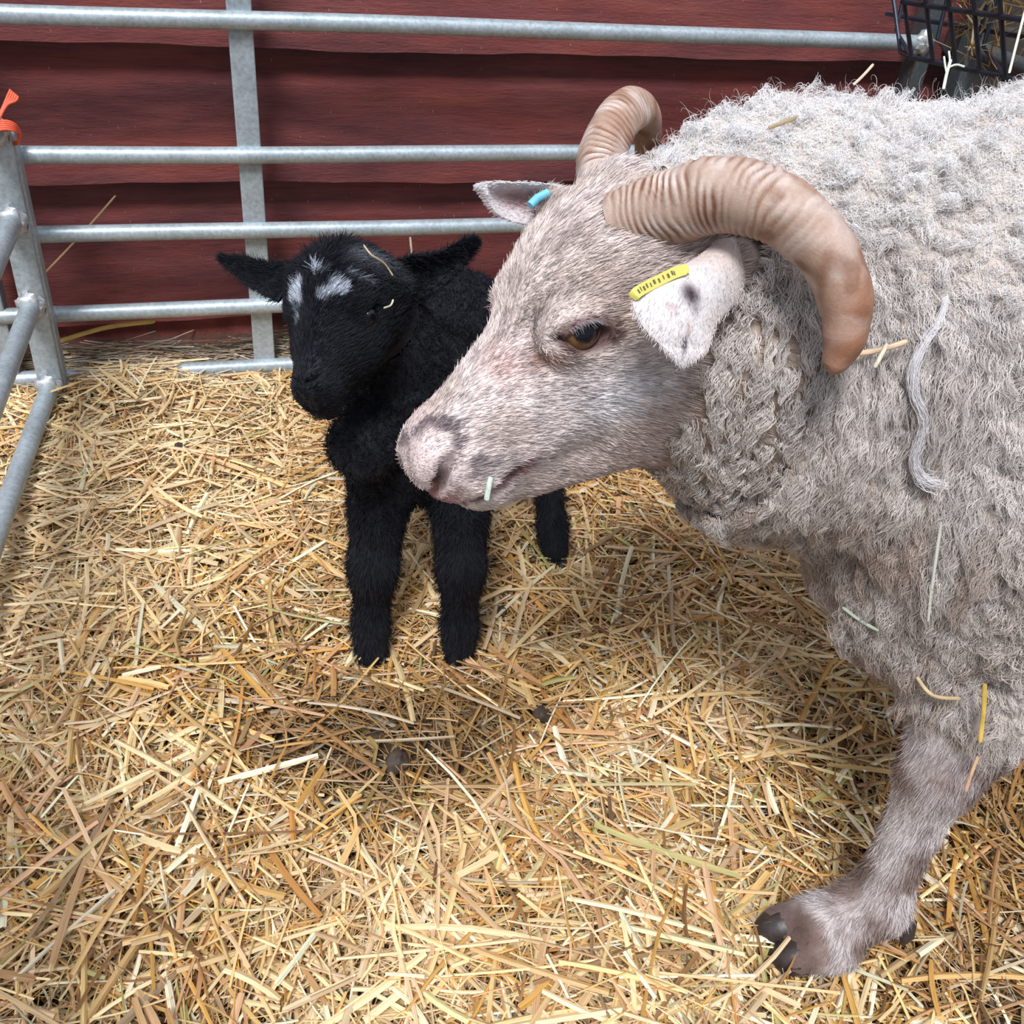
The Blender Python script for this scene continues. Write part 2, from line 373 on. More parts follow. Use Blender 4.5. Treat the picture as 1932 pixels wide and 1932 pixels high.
lh = empty('sheep_hurdle', (-0.27, 0.9, 0)); tag(lh, 'side hurdle of galvanised tubes coming forward from the pen corner, tied with orange twine', 'hurdle')
LX = -0.262; LY = 1.525
m = MB(); m.box((LX - 0.020, LY - 0.004, 0.0), (LX + 0.016, LY + 0.010, 0.462)); m.box((LX + 0.010, LY + 0.008, 0.0), (LX + 0.019, LY + 0.042, 0.455)); m.build('end_post', GALV, lh, bevel=0.002)
for z, x1, sg in ((0.462, -0.283, 1), (0.336, -0.281, 2), (0.206, -0.290, 3), (0.066, -0.300, 4)):
    p0 = np.array([LX - 0.004, LY - 0.004, z]); p1 = np.array([x1, 1.25, z]); p2 = p0 + (p1 - p0) * 4.9; p2[0] = x1 - 0.03
    t = np.linspace(0, 1, 30)[:, None]; P = p0 * (1 - t) + p2 * t; P[:, 2] += 0.002 * np.sin(t[:, 0] * 6 + sg)
    P[:, 0] += (x1 - np.interp(1.25, P[::-1, 1], P[::-1, 0])) * np.sin(np.clip(t[:, 0], 0, 1) * math.pi)
    m = MB(); m.tube(P, 0.0140, 16); m.build('rail', GALV, lh, smooth=True); weld(lh, p0 + (0, -0.006, 0.003), 0.0205)
m = MB(); m.box((-0.335, 0.17, 0.0), (-0.295, 0.185, 0.93)); m.build('end_post', GALV, lh, bevel=0.002)

rh = empty('sheep_hurdle', (1.27, 1.2, 0)); tag(rh, 'dark steel side hurdle behind the ewe and the hay rack, only its end in view', 'hurdle')
m = MB(); m.box((1.272, HY - 0.045, 0.0), (1.30, HY - 0.015, 0.93)); m.build('end_post', GALVD, rh, bevel=0.002)
for z in (0.066, 0.206, 0.336, 0.462, 0.60, 0.78, 0.91):
    m = MB(); m.tube([(1.286, HY - 0.03, z), (1.29, 1.0, z), (1.295, 0.0, z)], 0.0128, 12); m.build('rail', GALVD, rh, smooth=True)
DARKWOOD = mat_plain('weathered_beam', (0.06, 0.05, 0.045), 0.85, 0, 0.4, 30)
m = MB(); m.box((1.30, 1.58, 0.575), (2.3, 1.64, 0.625)); m.box((1.34, 1.60, 0.0), (1.42, 1.65, 1.2)); o = m.build('timber_rail', DARKWOOD, None, bevel=0.004)
tag(o, 'dark weathered timber post and rail in the corner behind the hay rack', 'timber rail')

# twine knotted on the corner post
MTW = mat_plain('orange_twine', (0.72, 0.105, 0.045), 0.55, 0, 0.25, 400)
def strand(ctrl, w, n=60, th=0.0016):
    ctrl = np.array(ctrl, float); m_ = len(ctrl); t = np.linspace(0, m_ - 1, n); i = np.clip(t.astype(int), 0, m_ - 2); f = (t - i)[:, None]
    g = lambda j: ctrl[np.clip(j, 0, m_ - 1)]
    p0, p1, p2, p3 = g(i - 1), g(i), g(i + 1), g(i + 2)
    return 0.5 * (2 * p1 + (p2 - p0) * f + (2 * p0 - 5 * p1 + 4 * p2 - p3) * f * f + (3 * p1 - p0 - 3 * p2 + p3) * f ** 3)
TD = 1.335
tw = empty('baling_twine', tuple(at(2, 240, TD))); tag(tw, 'orange baling twine knotted round the top of the corner post', 'twine')
for k in range(5):
    loop = [at(-55, 250 - k * 4, TD), at(-20, 236 + k * 3, TD - 0.012), at(8, 228 + k * 4, TD - 0.012), at(30, 236 + k * 3, TD), at(38 - k, 254, TD + 0.02), at(30, 268 + k, TD + 0.035), at(-20, 268, TD + 0.05)]
    m = MB(); m.tube(strand(loop, 0), 0.0018, 8); m.build('loop', MTW, tw, smooth=True)
for k in range(5):
    e0 = [at(-25, 262 + k * 3, TD - 0.01), at(-6 + k, 226, TD - 0.015), at(5 + k * 2, 203 - k, TD - 0.016), at(14 + k * 4, 182 + k * 2, TD - 0.016), at(20 + k * 3.5, 169 + k * 3, TD - 0.016)]
    m = MB(); m.tube(strand(e0, 0, 30), 0.0017, 8); m.build('loose_end', MTW, tw, smooth=True)

# ------------------------------------------------------------------ hay rack
BLK = mat_plain('dark_wire', (0.035, 0.04, 0.06), 0.4, 0.5, 0.3, 60)
hr = empty('hay_rack', (1.25, 1.25, 0.55)); tag(hr, 'dark welded wire hay rack hanging in the corner above the ewe', 'hay rack')
def rk(px, py, d=1.46): return at(px, py, d)
A0 = rk(1720, 108, 1.47); B0 = rk(1960, 160, 1.27)      # bottom front wire
A1 = rk(1702, -20, 1.40); B1 = rk(1950, 52, 1.20)
up = nrm(A1 - A0); al = nrm(B0 - A0); Ltot = 0.62
def wire(name, P, r=0.0032): m = MB(); m.tube(P, r, 8); return m.build(name, BLK, hr, smooth=True)
for k in range(9):
    p = A0 + al * (0.0 + k * 0.048); wire('upright_wire', [p, p + up * 0.36])
for hgt in (0.0, 0.085, 0.17, 0.255, 0.34): wire('cross_wire', [A0 + up * hgt - al * 0.004, A0 + up * hgt + al * Ltot], 0.0036)
bk = np.array([0.05, 0.16, 0.03])
for k in range(0, 9, 2):
    p = A0 + al * (0.0 + k * 0.048); wire('bottom_wire', [p, p + bk * 0.6, p + bk + (0, 0, 0.36)])
for t_ in (1.0,): wire('cross_wire', [A0 + bk * t_, A0 + bk * t_ + al * Ltot], 0.0032)
for dd in (0.0, 0.012): wire('side_wire', [rk(1682 + dd * 100, -30, 1.52), rk(1699, 98, 1.52)], 0.0030)
wire('side_wire', [rk(1699, 98, 1.52), A0]); wire('side_wire', [rk(1870, -20, 1.40), rk(1846, 75, 1.42)])
del_hay = []
HAYM = STRAW

def ribbons(P0, ang, pitch, length, width, bend, thick, cols, seg=4, zfun=None, side=None, tube=False):
    """many bent straws as folded ribbons -> V, F, col, uv. side: optional up vector per straw"""
    n = len(P0); d = np.stack([np.cos(ang) * np.cos(pitch), np.sin(ang) * np.cos(pitch), np.sin(pitch)], axis=1)
    upv = np.tile(np.array([0, 0, 1.0]), (n, 1)) if side is None else side
    s = nrm(np.cross(upv, d)); roll = rng.normal(0, 0.35, n)[:, None]; u = nrm(np.cross(d, s)); s2 = s * np.cos(roll) + u * np.sin(roll); u2 = np.cross(d, s2)
    t = np.linspace(-0.5, 0.5, seg + 1); V = np.empty((n, seg + 1, 3, 3)); UV = np.empty((n, seg + 1, 3, 2))
    kink = rng.random(n) < 0.09; kp = rng.uniform(-0.25, 0.3, n); ka = rng.normal(0, 0.7, n)
    sag = rng.normal(0, 0.05, n)
    for j, tt in enumerate(t):
        off = np.where(kink, np.maximum(tt - kp, 0) * ka, bend * tt * tt)
        c = P0 + d * (length * tt)[:, None] + s * (length * off)[:, None] + u * (length * sag * (tt * tt - 0.08))[:, None]
        w = width * (1 - 0.25 * (abs(tt) > 0.49) * rng.random(n))
        for k, (a, h) in enumerate(((-0.5, 0), (0, 1), (0.5, 0))):
            V[:, j, k] = c + s2 * (w * a)[:, None] + u2 * (thick * h)[:, None]; UV[:, j, k, 0] = k * 0.5 + np.arange(n) * 0.37; UV[:, j, k, 1] = (tt + 0.5) * length * 30 + np.arange(n) * 1.7
    b = (np.arange(n) * (seg + 1) * 3)[:, None]; q = []
    for j in range(seg):
        for k in range(2): q.append(b + np.array([j * 3 + k, j * 3 + k + 1, (j + 1) * 3 + k + 1, (j + 1) * 3 + k]))
    F = np.stack(q, axis=1).reshape(-1, 4)
    C = np.repeat(cols, (seg + 1) * 3, axis=0)
    return V.reshape(-1, 3), F, C, UV.reshape(-1, 2)

PAL = np.array([(0.78, 0.53, 0.22), (0.66, 0.36, 0.09), (0.82, 0.62, 0.33), (0.92, 0.82, 0.62), (0.52, 0.24, 0.06), (0.58, 0.31, 0.14), (0.34, 0.17, 0.06), (0.46, 0.42, 0.15), (0.64, 0.64, 0.48), (0.20, 0.095, 0.04), (0.68, 0.40, 0.23)])
def straw_cols(n, fresh, fine=False):
    w = np.array([5, 4, 4, 2, 2.5, 2.5, 1.2, 0.8, 1.0, 0.8, 2.0]) if not fine else np.array([3, 2.5, 3, 1.5, 3, 3, 2.5, 2, 1.8, 2.0, 2])
    c = PAL[rng.choice(len(PAL), n, p=w / w.sum())]; c = c * rng.uniform(0.72, 1.25, (n, 1))
    pale = np.array([0.95, 0.79, 0.53]); worn = np.array([0.24, 0.125, 0.045])
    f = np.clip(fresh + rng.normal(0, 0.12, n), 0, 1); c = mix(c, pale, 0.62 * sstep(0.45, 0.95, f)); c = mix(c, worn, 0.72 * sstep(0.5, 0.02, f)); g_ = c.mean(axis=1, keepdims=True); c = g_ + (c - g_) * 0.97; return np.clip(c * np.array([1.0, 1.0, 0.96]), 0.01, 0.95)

def freshness(x, y):
    P = np.stack([x, y, np.zeros_like(x)], axis=1)
    f = 0.48 + 0.20 * vnoise(P, 3.0, 31) + 0.16 * vnoise(P, 9, 32)
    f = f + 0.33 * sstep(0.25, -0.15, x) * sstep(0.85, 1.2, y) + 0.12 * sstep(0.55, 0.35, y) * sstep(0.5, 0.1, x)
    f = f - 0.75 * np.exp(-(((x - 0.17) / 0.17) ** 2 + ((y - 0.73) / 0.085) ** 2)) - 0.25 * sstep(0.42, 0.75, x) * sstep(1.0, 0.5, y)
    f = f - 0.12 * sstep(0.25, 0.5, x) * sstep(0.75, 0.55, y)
    return f

def bedding():
    parts = []; n0 = 0
    for cls, (n, l0, l1, w0, w1, z1) in enumerate(((47000, 0.02, 0.085, 0.0006, 0.0014, 0.030), (32000, 0.03, 0.13, 0.0014, 0.0030, 0.034), (17000, 0.035, 0.17, 0.003, 0.0074, 0.036))):
        # most of the litter lies inside the pen, less of it towards the far ends
        zone = rng.random(n); core = zone < 0.68; mid = (zone >= 0.68) & (zone < 0.90)
        x = np.where(core, rng.uniform(-0.42, 1.05, n), np.where(mid, rng.uniform(-0.85, 1.6, n), rng.uniform(-1.2, 2.2, n))); y = np.where(core, rng.uniform(0.30, 1.60, n), np.where(mid, rng.uniform(-0.05, 1.60, n), rng.uniform(-0.4, 1.63, n)))
        fr = freshness(x, y)
        P = np.stack([x, y, np.zeros(n)], axis=1)
        ang = math.pi * 0.75 * vnoise(P, 4.0, 11) + rng.normal(0, 0.85, n) + np.where(rng.random(n) < 0.3, math.pi / 2, 0)
        ln = rng.uniform(0, 1, n) ** 1.7 * (l1 - l0) + l0; wd = w0 + (w1 - w0) * rng.random(n) ** 1.4; pit = rng.normal(0, 0.11, n)
        z = hf(x, y) + rng.random(n) ** 0.9 * z1 - 0.004
        # nothing pokes through the wall
        yy = y + np.abs(np.sin(ang)) * ln / 2; ok = (yy < 1.645); bad = (yy >= 1.645); ang[bad] = rng.normal(0, 0.12, bad.sum()); ok = (y + np.abs(np.sin(ang)) * ln / 2 < 1.648)
        pit = np.where(ln > 0.08, pit * 0.45, pit)
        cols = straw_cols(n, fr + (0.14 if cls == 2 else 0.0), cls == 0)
        lay = (z - hf(x, y)) / z1; cols = cols * (0.62 + 0.46 * sstep(0.15, 0.75, lay))[:, None]  # deeper straws coloured darker: shade of the gaps put into their colour
        # worn patches keep only part of their straw
        keep = ok & (rng.random(n) < np.clip(0.45 + fr * 1.3, 0.35, 1))
        P[:, 2] = z
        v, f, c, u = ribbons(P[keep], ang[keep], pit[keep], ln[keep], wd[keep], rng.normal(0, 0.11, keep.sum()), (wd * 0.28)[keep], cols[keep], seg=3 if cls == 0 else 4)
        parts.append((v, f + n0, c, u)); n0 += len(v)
    # fine greyish hay banked against the foot of the wall
    n = 7000; x = rng.uniform(-0.5, 1.3, n); y = rng.uniform(1.56, 1.632, n); P = np.stack([x, y, hf(x, y) + rng.random(n) * 0.030], axis=1); cc = straw_cols(n, np.full(n, 0.5), True); cc = cc * 0.55 + cc.mean(axis=1, keepdims=True) * 0.42
    v, f, c, u = ribbons(P, rng.normal(0, 0.22, n), rng.normal(0, 0.09, n), rng.uniform(0.03, 0.12, n), rng.uniform(0.0008, 0.0028, n), rng.normal(0, 0.1, n), np.full(n, 0.0005), cc, seg=3)
    parts.append((v, f + n0, c, u)); n0 += len(v)
    # loose ends that stick up out of the bed
    n = 500; x = rng.uniform(-0.4, 1.0, n); y = rng.uniform(0.35, 1.5, n); P = np.stack([x, y, hf(x, y) + 0.035], axis=1)
    v, f, c, u = ribbons(P, rng.uniform(0, 6.28, n), rng.normal(0, 0.45, n), rng.uniform(0.03, 0.075, n), rng.uniform(0.001, 0.003, n), rng.normal(0, 0.3, n), np.full(n, 0.0006), straw_cols(n, freshness(x, y)), seg=4)
    parts.append((v, f + n0, c, u))
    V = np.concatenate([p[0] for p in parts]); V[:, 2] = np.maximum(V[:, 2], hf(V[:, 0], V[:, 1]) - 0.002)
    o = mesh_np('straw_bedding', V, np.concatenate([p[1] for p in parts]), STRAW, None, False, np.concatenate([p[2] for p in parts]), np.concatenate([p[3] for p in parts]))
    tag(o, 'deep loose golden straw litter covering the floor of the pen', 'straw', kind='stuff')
bedding()

def hay_pile():
    n = 5200; t = rng.uniform(0.12, 1, n); p = A0 + al * (t[:, None] * Ltot) + bk * rng.uniform(0.1, 0.95, (n, 1)) + np.array([0, 0, 1.0]) * (0.05 + rng.uniform(0, 0.28, (n, 1)) ** 1.0)
    p[:, 2] -= 0.05 * (t < 0.3)
    keep = (rng.random(n) < sstep(0.1, 0.6, t)); p = p[keep]; n = len(p)
    cols = np.array([(0.30, 0.17, 0.06), (0.42, 0.30, 0.12), (0.18, 0.10, 0.04), (0.55, 0.45, 0.25)])[rng.choice(4, n, p=[.4, .25, .25, .1])]
    v, f, c, u = ribbons(p, rng.uniform(0, 6.28, n), rng.normal(-0.3, 0.7, n), rng.uniform(0.04, 0.11, n), rng.uniform(0.001, 0.0028, n), rng.normal(0, 0.5, n), np.full(n, 0.0005), cols)
    o = mesh_np('hay', v, f, STRAW, None, False, c, u); tag(o, 'brown hay filling the wire rack in the corner', 'hay', kind='stuff')
hay_pile()

exec_animals = True
# ------------------------------------------------------------------ leaf-shaped ears
def ear_mesh(base, tipdir, wdir_, length, width, cup, curl=0.0, thick=0.0022, nu=24, nv=44, notch=None, pinch=0.35, taper=0.75):
    """closed cupped leaf; width direction wdir_, opens along n = tip x w"""
    T = nrm(tipdir); W = wdir_ - np.dot(wdir_, T) * T; W = nrm(W); Nn = np.cross(T, W)
    uu = np.linspace(-1, 1, nu); vv = np.linspace(0, 1, nv); top = []; bot = []
    for v in vv:
        hw = width * (pinch + (1 - pinch) * math.sin(min(v / 0.45, 1) * math.pi / 2)) * (max(0.0, 1 - max(0, (v - 0.35) / 0.65) ** 2.2) ** taper + 0.02)
        ctr = np.array(base) + T * length * v + Nn * curl * math.sin(v * math.pi / 2) ** 2
        cu = cup * (1.25 - 0.75 * v)
        for u in uu:
            a = u * cu; R = hw / max(cu, 0.05)
            q = ctr + W * R * math.sin(a) + Nn * R * (math.cos(a) - 1) * -1
            if notch is not None and v > notch[0]:
                q = q - T * length * 0.5 * max(0, (v - notch[0])) * max(0, 1 - abs(u - notch[1]) / 0.28)
            th = thick * (1 - 0.6 * abs(u)) * (1.6 - v)
            top.append(q + Nn * th * 0.5); bot.append(q - Nn * th * 0.5)
    n = nu * nv; V = np.array(top + bot); F = []
    for j in range(nv - 1):
        for i in range(nu - 1):
            a = j * nu + i; F.append((a, a + 1, a + nu + 1, a + nu)); F.append((n + a + nu, n + a + nu + 1, n + a + 1, n + a))
        for i, s in ((0, 1), (nu - 1, -1)):
            a = j * nu + i; q = (a, a + nu, n + a + nu, n + a); F.append(q if s > 0 else q[::-1])
    for i in range(nu - 1):
        a = (nv - 1) * nu + i; F.append((a, a + 1, n + a + 1, n + a))
    UU = np.tile(np.tile(uu, nv), 2); VV = np.tile(np.repeat(vv, nu), 2); side = np.r_[np.ones(n), -np.ones(n)]
    return V, np.array(F), UU, VV, side

def fur(name, roots, nor, flow, length, lift, n_pts, radius, cols, mat, parent, curl=0.0, jitter=0.25, wav=3.0):
    n = len(roots); t = nrm(flow - (flow * nor).sum(1, keepdims=True) * nor + rng.normal(0, jitter, (n, 3))); s = np.cross(nor, t)
    L_ = (length * rng.uniform(0.7, 1.25, n)) if np.ndim(length) == 0 else length * rng.uniform(0.75, 1.2, n)
    k = np.linspace(0, 1, n_pts); P = np.empty((n, n_pts, 3)); ph = rng.uniform(0, 6.28, n)
    lf = np.broadcast_to(lift, (n,))
    for j, q in enumerate(k):
        P[:, j] = roots - nor * 0.0003 + t * (L_ * q)[:, None] + nor * (L_ * (lf * q * (1.4 - 0.6 * q)))[:, None]
        if curl: P[:, j] += (s * np.sin(ph + q * wav * 2)[:, None] + nor * np.cos(ph + q * wav * 2)[:, None]) * (curl * q)
    R = radius * (1 - 0.75 * k[None, :] ** 2) * rng.uniform(0.7, 1.2, (n, 1))
    return curves_np(name, P, R, cols, mat, parent)

# ------------------------------------------------------------------ the ewe
HAIR = mat_vcol('wool_fibre', 0.9, 0.0, trans=0.12, spec=0.08); SKIN = mat_vcol('animal_hide', 0.85, 0.15, 220, 0.0012, 0.35, spec=0.2)
S_ = 0.222 / 0.24
F_ = wdir(nrm([-0.72, 0.69, 0.03])); L_ax = wdir([-0.5, -0.45, 0.74]); L_ax = nrm(L_ax - L_ax.dot(F_) * F_); U_ = np.cross(L_ax, F_)
P0 = at(1175, 385, 0.665)
def hp(f, l, u): return P0 + S_ * (F_ * f + L_ax * l + U_ * u)
HAX = np.array([F_, L_ax, U_])
def hell(c, r, tilt=0.0):
    ax = HAX
    if tilt: c_, s_ = math.cos(tilt), math.sin(tilt); ax = np.array([F_ * c_ + U_ * s_, L_ax, U_ * c_ - F_ * s_])
    return ell(hp(*c), np.array(r) * S_, ax)
def hcone(a, b, ra, rb): return cone(hp(*a), hp(*b), ra * S_, rb * S_)
def hlocal(P): q = (P - P0) / S_; return q @ F_, q @ L_ax, q @ U_

ewe = SDF()
# head
ewe.add(hell((0.040, 0, -0.058), (0.072, 0.058, 0.070)), 0.02)
ewe.add(hell((0.052, 0, -0.022), (0.056, 0.046, 0.050)), 0.03)
ewe.add(hcone((0.05, 0, -0.050), (0.205, 0, -0.050), 0.056, 0.033), 0.03)
ewe.add(hcone((0.093, 0, -0.143), (0.205, 0, -0.101), 0.049, 0.024), 0.04)
for s in (-1, 1):
    ewe.add(hell((0.062, s * 0.034, -0.095), (0.058, 0.032, 0.056)), 0.03)
    ewe.add(hell((0.072, s * 0.043, -0.018), (0.032, 0.013, 0.012), 0.1), 0.02)      # brow
    ewe.add(hell((0.128, s * 0.030, -0.066), (0.060, 0.014, 0.020), -0.1), 0.03)      # cheek bone
    ewe.add(hell((-0.005, s * 0.026, -0.008), (0.030, 0.026, 0.024)), 0.02)           # horn seat
    ewe.add(hell((0.226, s * 0.016, -0.044), (0.020, 0.014, 0.018)), 0.012)           # nostril wing
ewe.add(hell((0.216, 0, -0.058), (0.032, 0.036, 0.036)), 0.02)
ewe.add(hell((0.206, 0, -0.097), (0.031, 0.026, 0.017)), 0.010)
for s in (-1, 1):
    pts = [(0.252, 0.0, -0.079), (0.236, s * 0.024, -0.082), (0.214, s * 0.035, -0.083), (0.190, s * 0.040, -0.078)]
    for a, b in zip(pts[:-1], pts[1:]): ewe.cut(hcone(a, b, 0.0022, 0.0028), 0.007)
    npt = [(0.250, s * 0.008, -0.058), (0.246, s * 0.017, -0.055), (0.237, s * 0.027, -0.046), (0.226, s * 0.034, -0.034), (0.217, s * 0.036, -0.030)]
    for a, b in zip(npt[:-1], npt[1:]): ewe.cut(hcone(a, b, 0.0046, 0.0048), 0.004)
EYE_R = 0.0172
EYES = []
for s in (-1, 1):
    e0 = np.array([0.088, s * 0.0430, -0.017 if s < 0 else -0.028]); lid = hp(*e0); EYES.append(lid)
    ewe.add(ell(lid, np.array([0.0235, 0.0192, 0.0195]), HAX), 0.012)
    o0 = hp(e0[0], e0[1] + s * 0.020, e0[2] - 0.004)
    tl = 0.62; axe = np.array([F_ * math.cos(tl) + U_ * math.sin(tl), L_ax, U_ * math.cos(tl) - F_ * math.sin(tl)])
    ewe.cut(ell(o0, (0.0140, 0.0170, 0.0106), axe), 0.002)
    ewe.cut(ell(hp(e0[0] + 0.016, e0[1] + s * 0.014, e0[2] + 0.008), (0.009, 0.008, 0.0026), axe), 0.004)   # tear duct
# roots of the ears
ewe.add(cone(hp(0.0, 0.030, -0.045), at(1042, 392, .756), 0.020, 0.0135), 0.012)
ewe.add(cone(hp(-0.005, -0.040, -0.050), at(1388, 490, .652), 0.020, 0.013), 0.010)
# neck and trunk (fleece volume)
head_only = len(ewe.p)
BX = 0.60
def b_(x, y, z): return np.array([x, y, z])
ewe.add(cone(hp(0.02, 0.0, -0.085), b_(0.44, 0.615, 0.565), 0.066, 0.105), 0.03)
ewe.add(cone(b_(0.385, 0.62, 0.575), b_(0.60, BX, 0.545), 0.098, 0.150), 0.04)
ewe.add(cone(b_(0.420, 0.66, 0.625), b_(0.64, BX, 0.600), 0.095, 0.150), 0.05)
ewe.add(ell(b_(0.72, BX, 0.612), (0.20, 0.140, 0.155)), 0.05)
ewe.add(cone(b_(0.405, 0.60, 0.500), b_(0.56, 0.58, 0.47), 0.072, 0.10), 0.05)
ewe.add(ell(b_(0.69, 0.585, 0.510), (0.185, 0.180, 0.215)), 0.04)
ewe.add(ell(b_(0.608, 0.505, 0.455), (0.125, 0.105, 0.158)), 0.03)
ewe.add(ell(b_(0.580, 0.57, 0.400), (0.090, 0.115, 0.095)), 0.04)
ewe.add(ell(b_(0.88, BX, 0.515), (0.30, 0.200, 0.235)), 0.06)
ewe.add(ell(b_(1.05, BX, 0.505), (0.15, 0.185, 0.205)), 0.06)
ewe.add(cone(b_(1.17, BX, 0.58), b_(1.20, BX, 0.44), 0.035, 0.022), 0.03)
# legs
ewe.add(cone(b_(0.645, 0.475, 0.40), b_(0.580, 0.430, 0.290), 0.080, 0.042), 0.03)
K1 = b_(0.556, 0.417, 0.245); FT = b_(0.548, 0.405, 0.075)
ewe.add(cone(b_(0.575, 0.432, 0.31), K1, 0.042, 0.030), 0.02)
ewe.add(cone(K1, b_(0.552, 0.412, 0.17), 0.029, 0.0215), 0.015)
ewe.add(cone(b_(0.552, 0.412, 0.17), FT, 0.0215, 0.0255), 0.01)
ewe.add(cone(FT, b_(0.500, 0.406, 0.045), 0.030, 0.028), 0.01)
for dy in (-0.015, 0.015): ewe.add(cone(b_(0.505, 0.405 + dy, 0.040), b_(0.468, 0.412 + dy * 1.2, 0.026), 0.023, 0.017), 0.006)
ewe.add(ell(b_(0.575, 0.392, 0.052), (0.010, 0.009, 0.012)), 0.006)
ewe.add(cone(b_(0.72, 0.66, 0.40), b_(0.80, 0.66, 0.25), 0.08, 0.040), 0.03)
ewe.add(cone(b_(0.80, 0.66, 0.25), b_(0.865, 0.65, 0.06), 0.036, 0.028), 0.02)
ewe.add(cone(b_(0.865, 0.65, 0.06), b_(0.835, 0.65, 0.02), 0.030, 0.024), 0.01)
for dy in (-0.09, 0.09):
    y = BX + dy
    ewe.add(cone(b_(1.08, y, 0.42), b_(1.05, y, 0.33), 0.13, 0.075), 0.05); ewe.add(cone(b_(1.05, y, 0.33), b_(1.16, y, 0.24), 0.06, 0.036), 0.03)
    ewe.add(cone(b_(1.16, y, 0.24), b_(1.12, y, 0.06), 0.034, 0.027), 0.015); ewe.add(cone(b_(1.12, y, 0.06), b_(1.085, y, 0.02), 0.030, 0.024), 0.01)

XCUT = 0.415
HC = hp(0.10, 0, -0.07)
def hdist(P): return np.linalg.norm(P - HC, axis=1)
def head_side(P): return (hlocal(P)[0] > -0.055) & (hdist(P) < 0.190)
Vh, Fh = surface(ewe, (0.03, 0.36, 0.36), (0.46, 0.80, 0.80), 0.0026, head_side)
Vb, Fb = surface(ewe, (0.16, 0.30, -0.02), (1.30, 0.88, 0.86), 0.0065, lambda P: (hlocal(P)[0] < -0.036) | (hdist(P) > 0.172))
Vl, Fl = Vb, Fb

def segd(P, pts):
    d = np.full(len(P), 9.0)
    for a, b in zip(pts[:-1], pts[1:]):
        e_ = b - a; h = np.clip((P - a) @ e_ / e_.dot(e_), 0, 1); d = np.minimum(d, np.linalg.norm(P - a - h[:, None] * e_, axis=1))
    return d
def nostril_pts(s): return [(0.250, s * 0.008, -0.058), (0.246, s * 0.017, -0.055), (0.237, s * 0.027, -0.046), (0.226, s * 0.034, -0.034), (0.217, s * 0.036, -0.030)]
def mouth_pts(s): return [(0.252, 0.0, -0.079), (0.236, s * 0.024, -0.082), (0.214, s * 0.035, -0.083), (0.190, s * 0.040, -0.078)]
def eye_dd(P, E, s):
    ca, sa = math.cos(0.62), math.sin(0.62); qe = P - E; a1 = qe @ (F_ * ca + U_ * sa); a2 = qe @ (U_ * ca - F_ * sa)
    return np.sqrt((a1 / 0.0162) ** 2 + ((a2 + 0.0005) / 0.0118) ** 2) + 5 * (np.sign(qe @ L_ax) != s)
def wool_mask(P):
    """1 where the fleece grows, 0 on face and lower legs"""
    f, l, u = hlocal(P)
    fb = np.interp(u, [-0.20, -0.14, -0.10, -0.06, 0.0], [0.105, 0.082, 0.045, -0.020, -0.045])
    m = np.maximum(sstep(0.008, -0.008, f - fb + 0.008 * vnoise(P, 60, 3)), sstep(0.150, 0.163, hdist(P)))
    low = sstep(0.300, 0.325, P[:, 2] + 0.01 * vnoise(P, 50, 9))
    return m * low

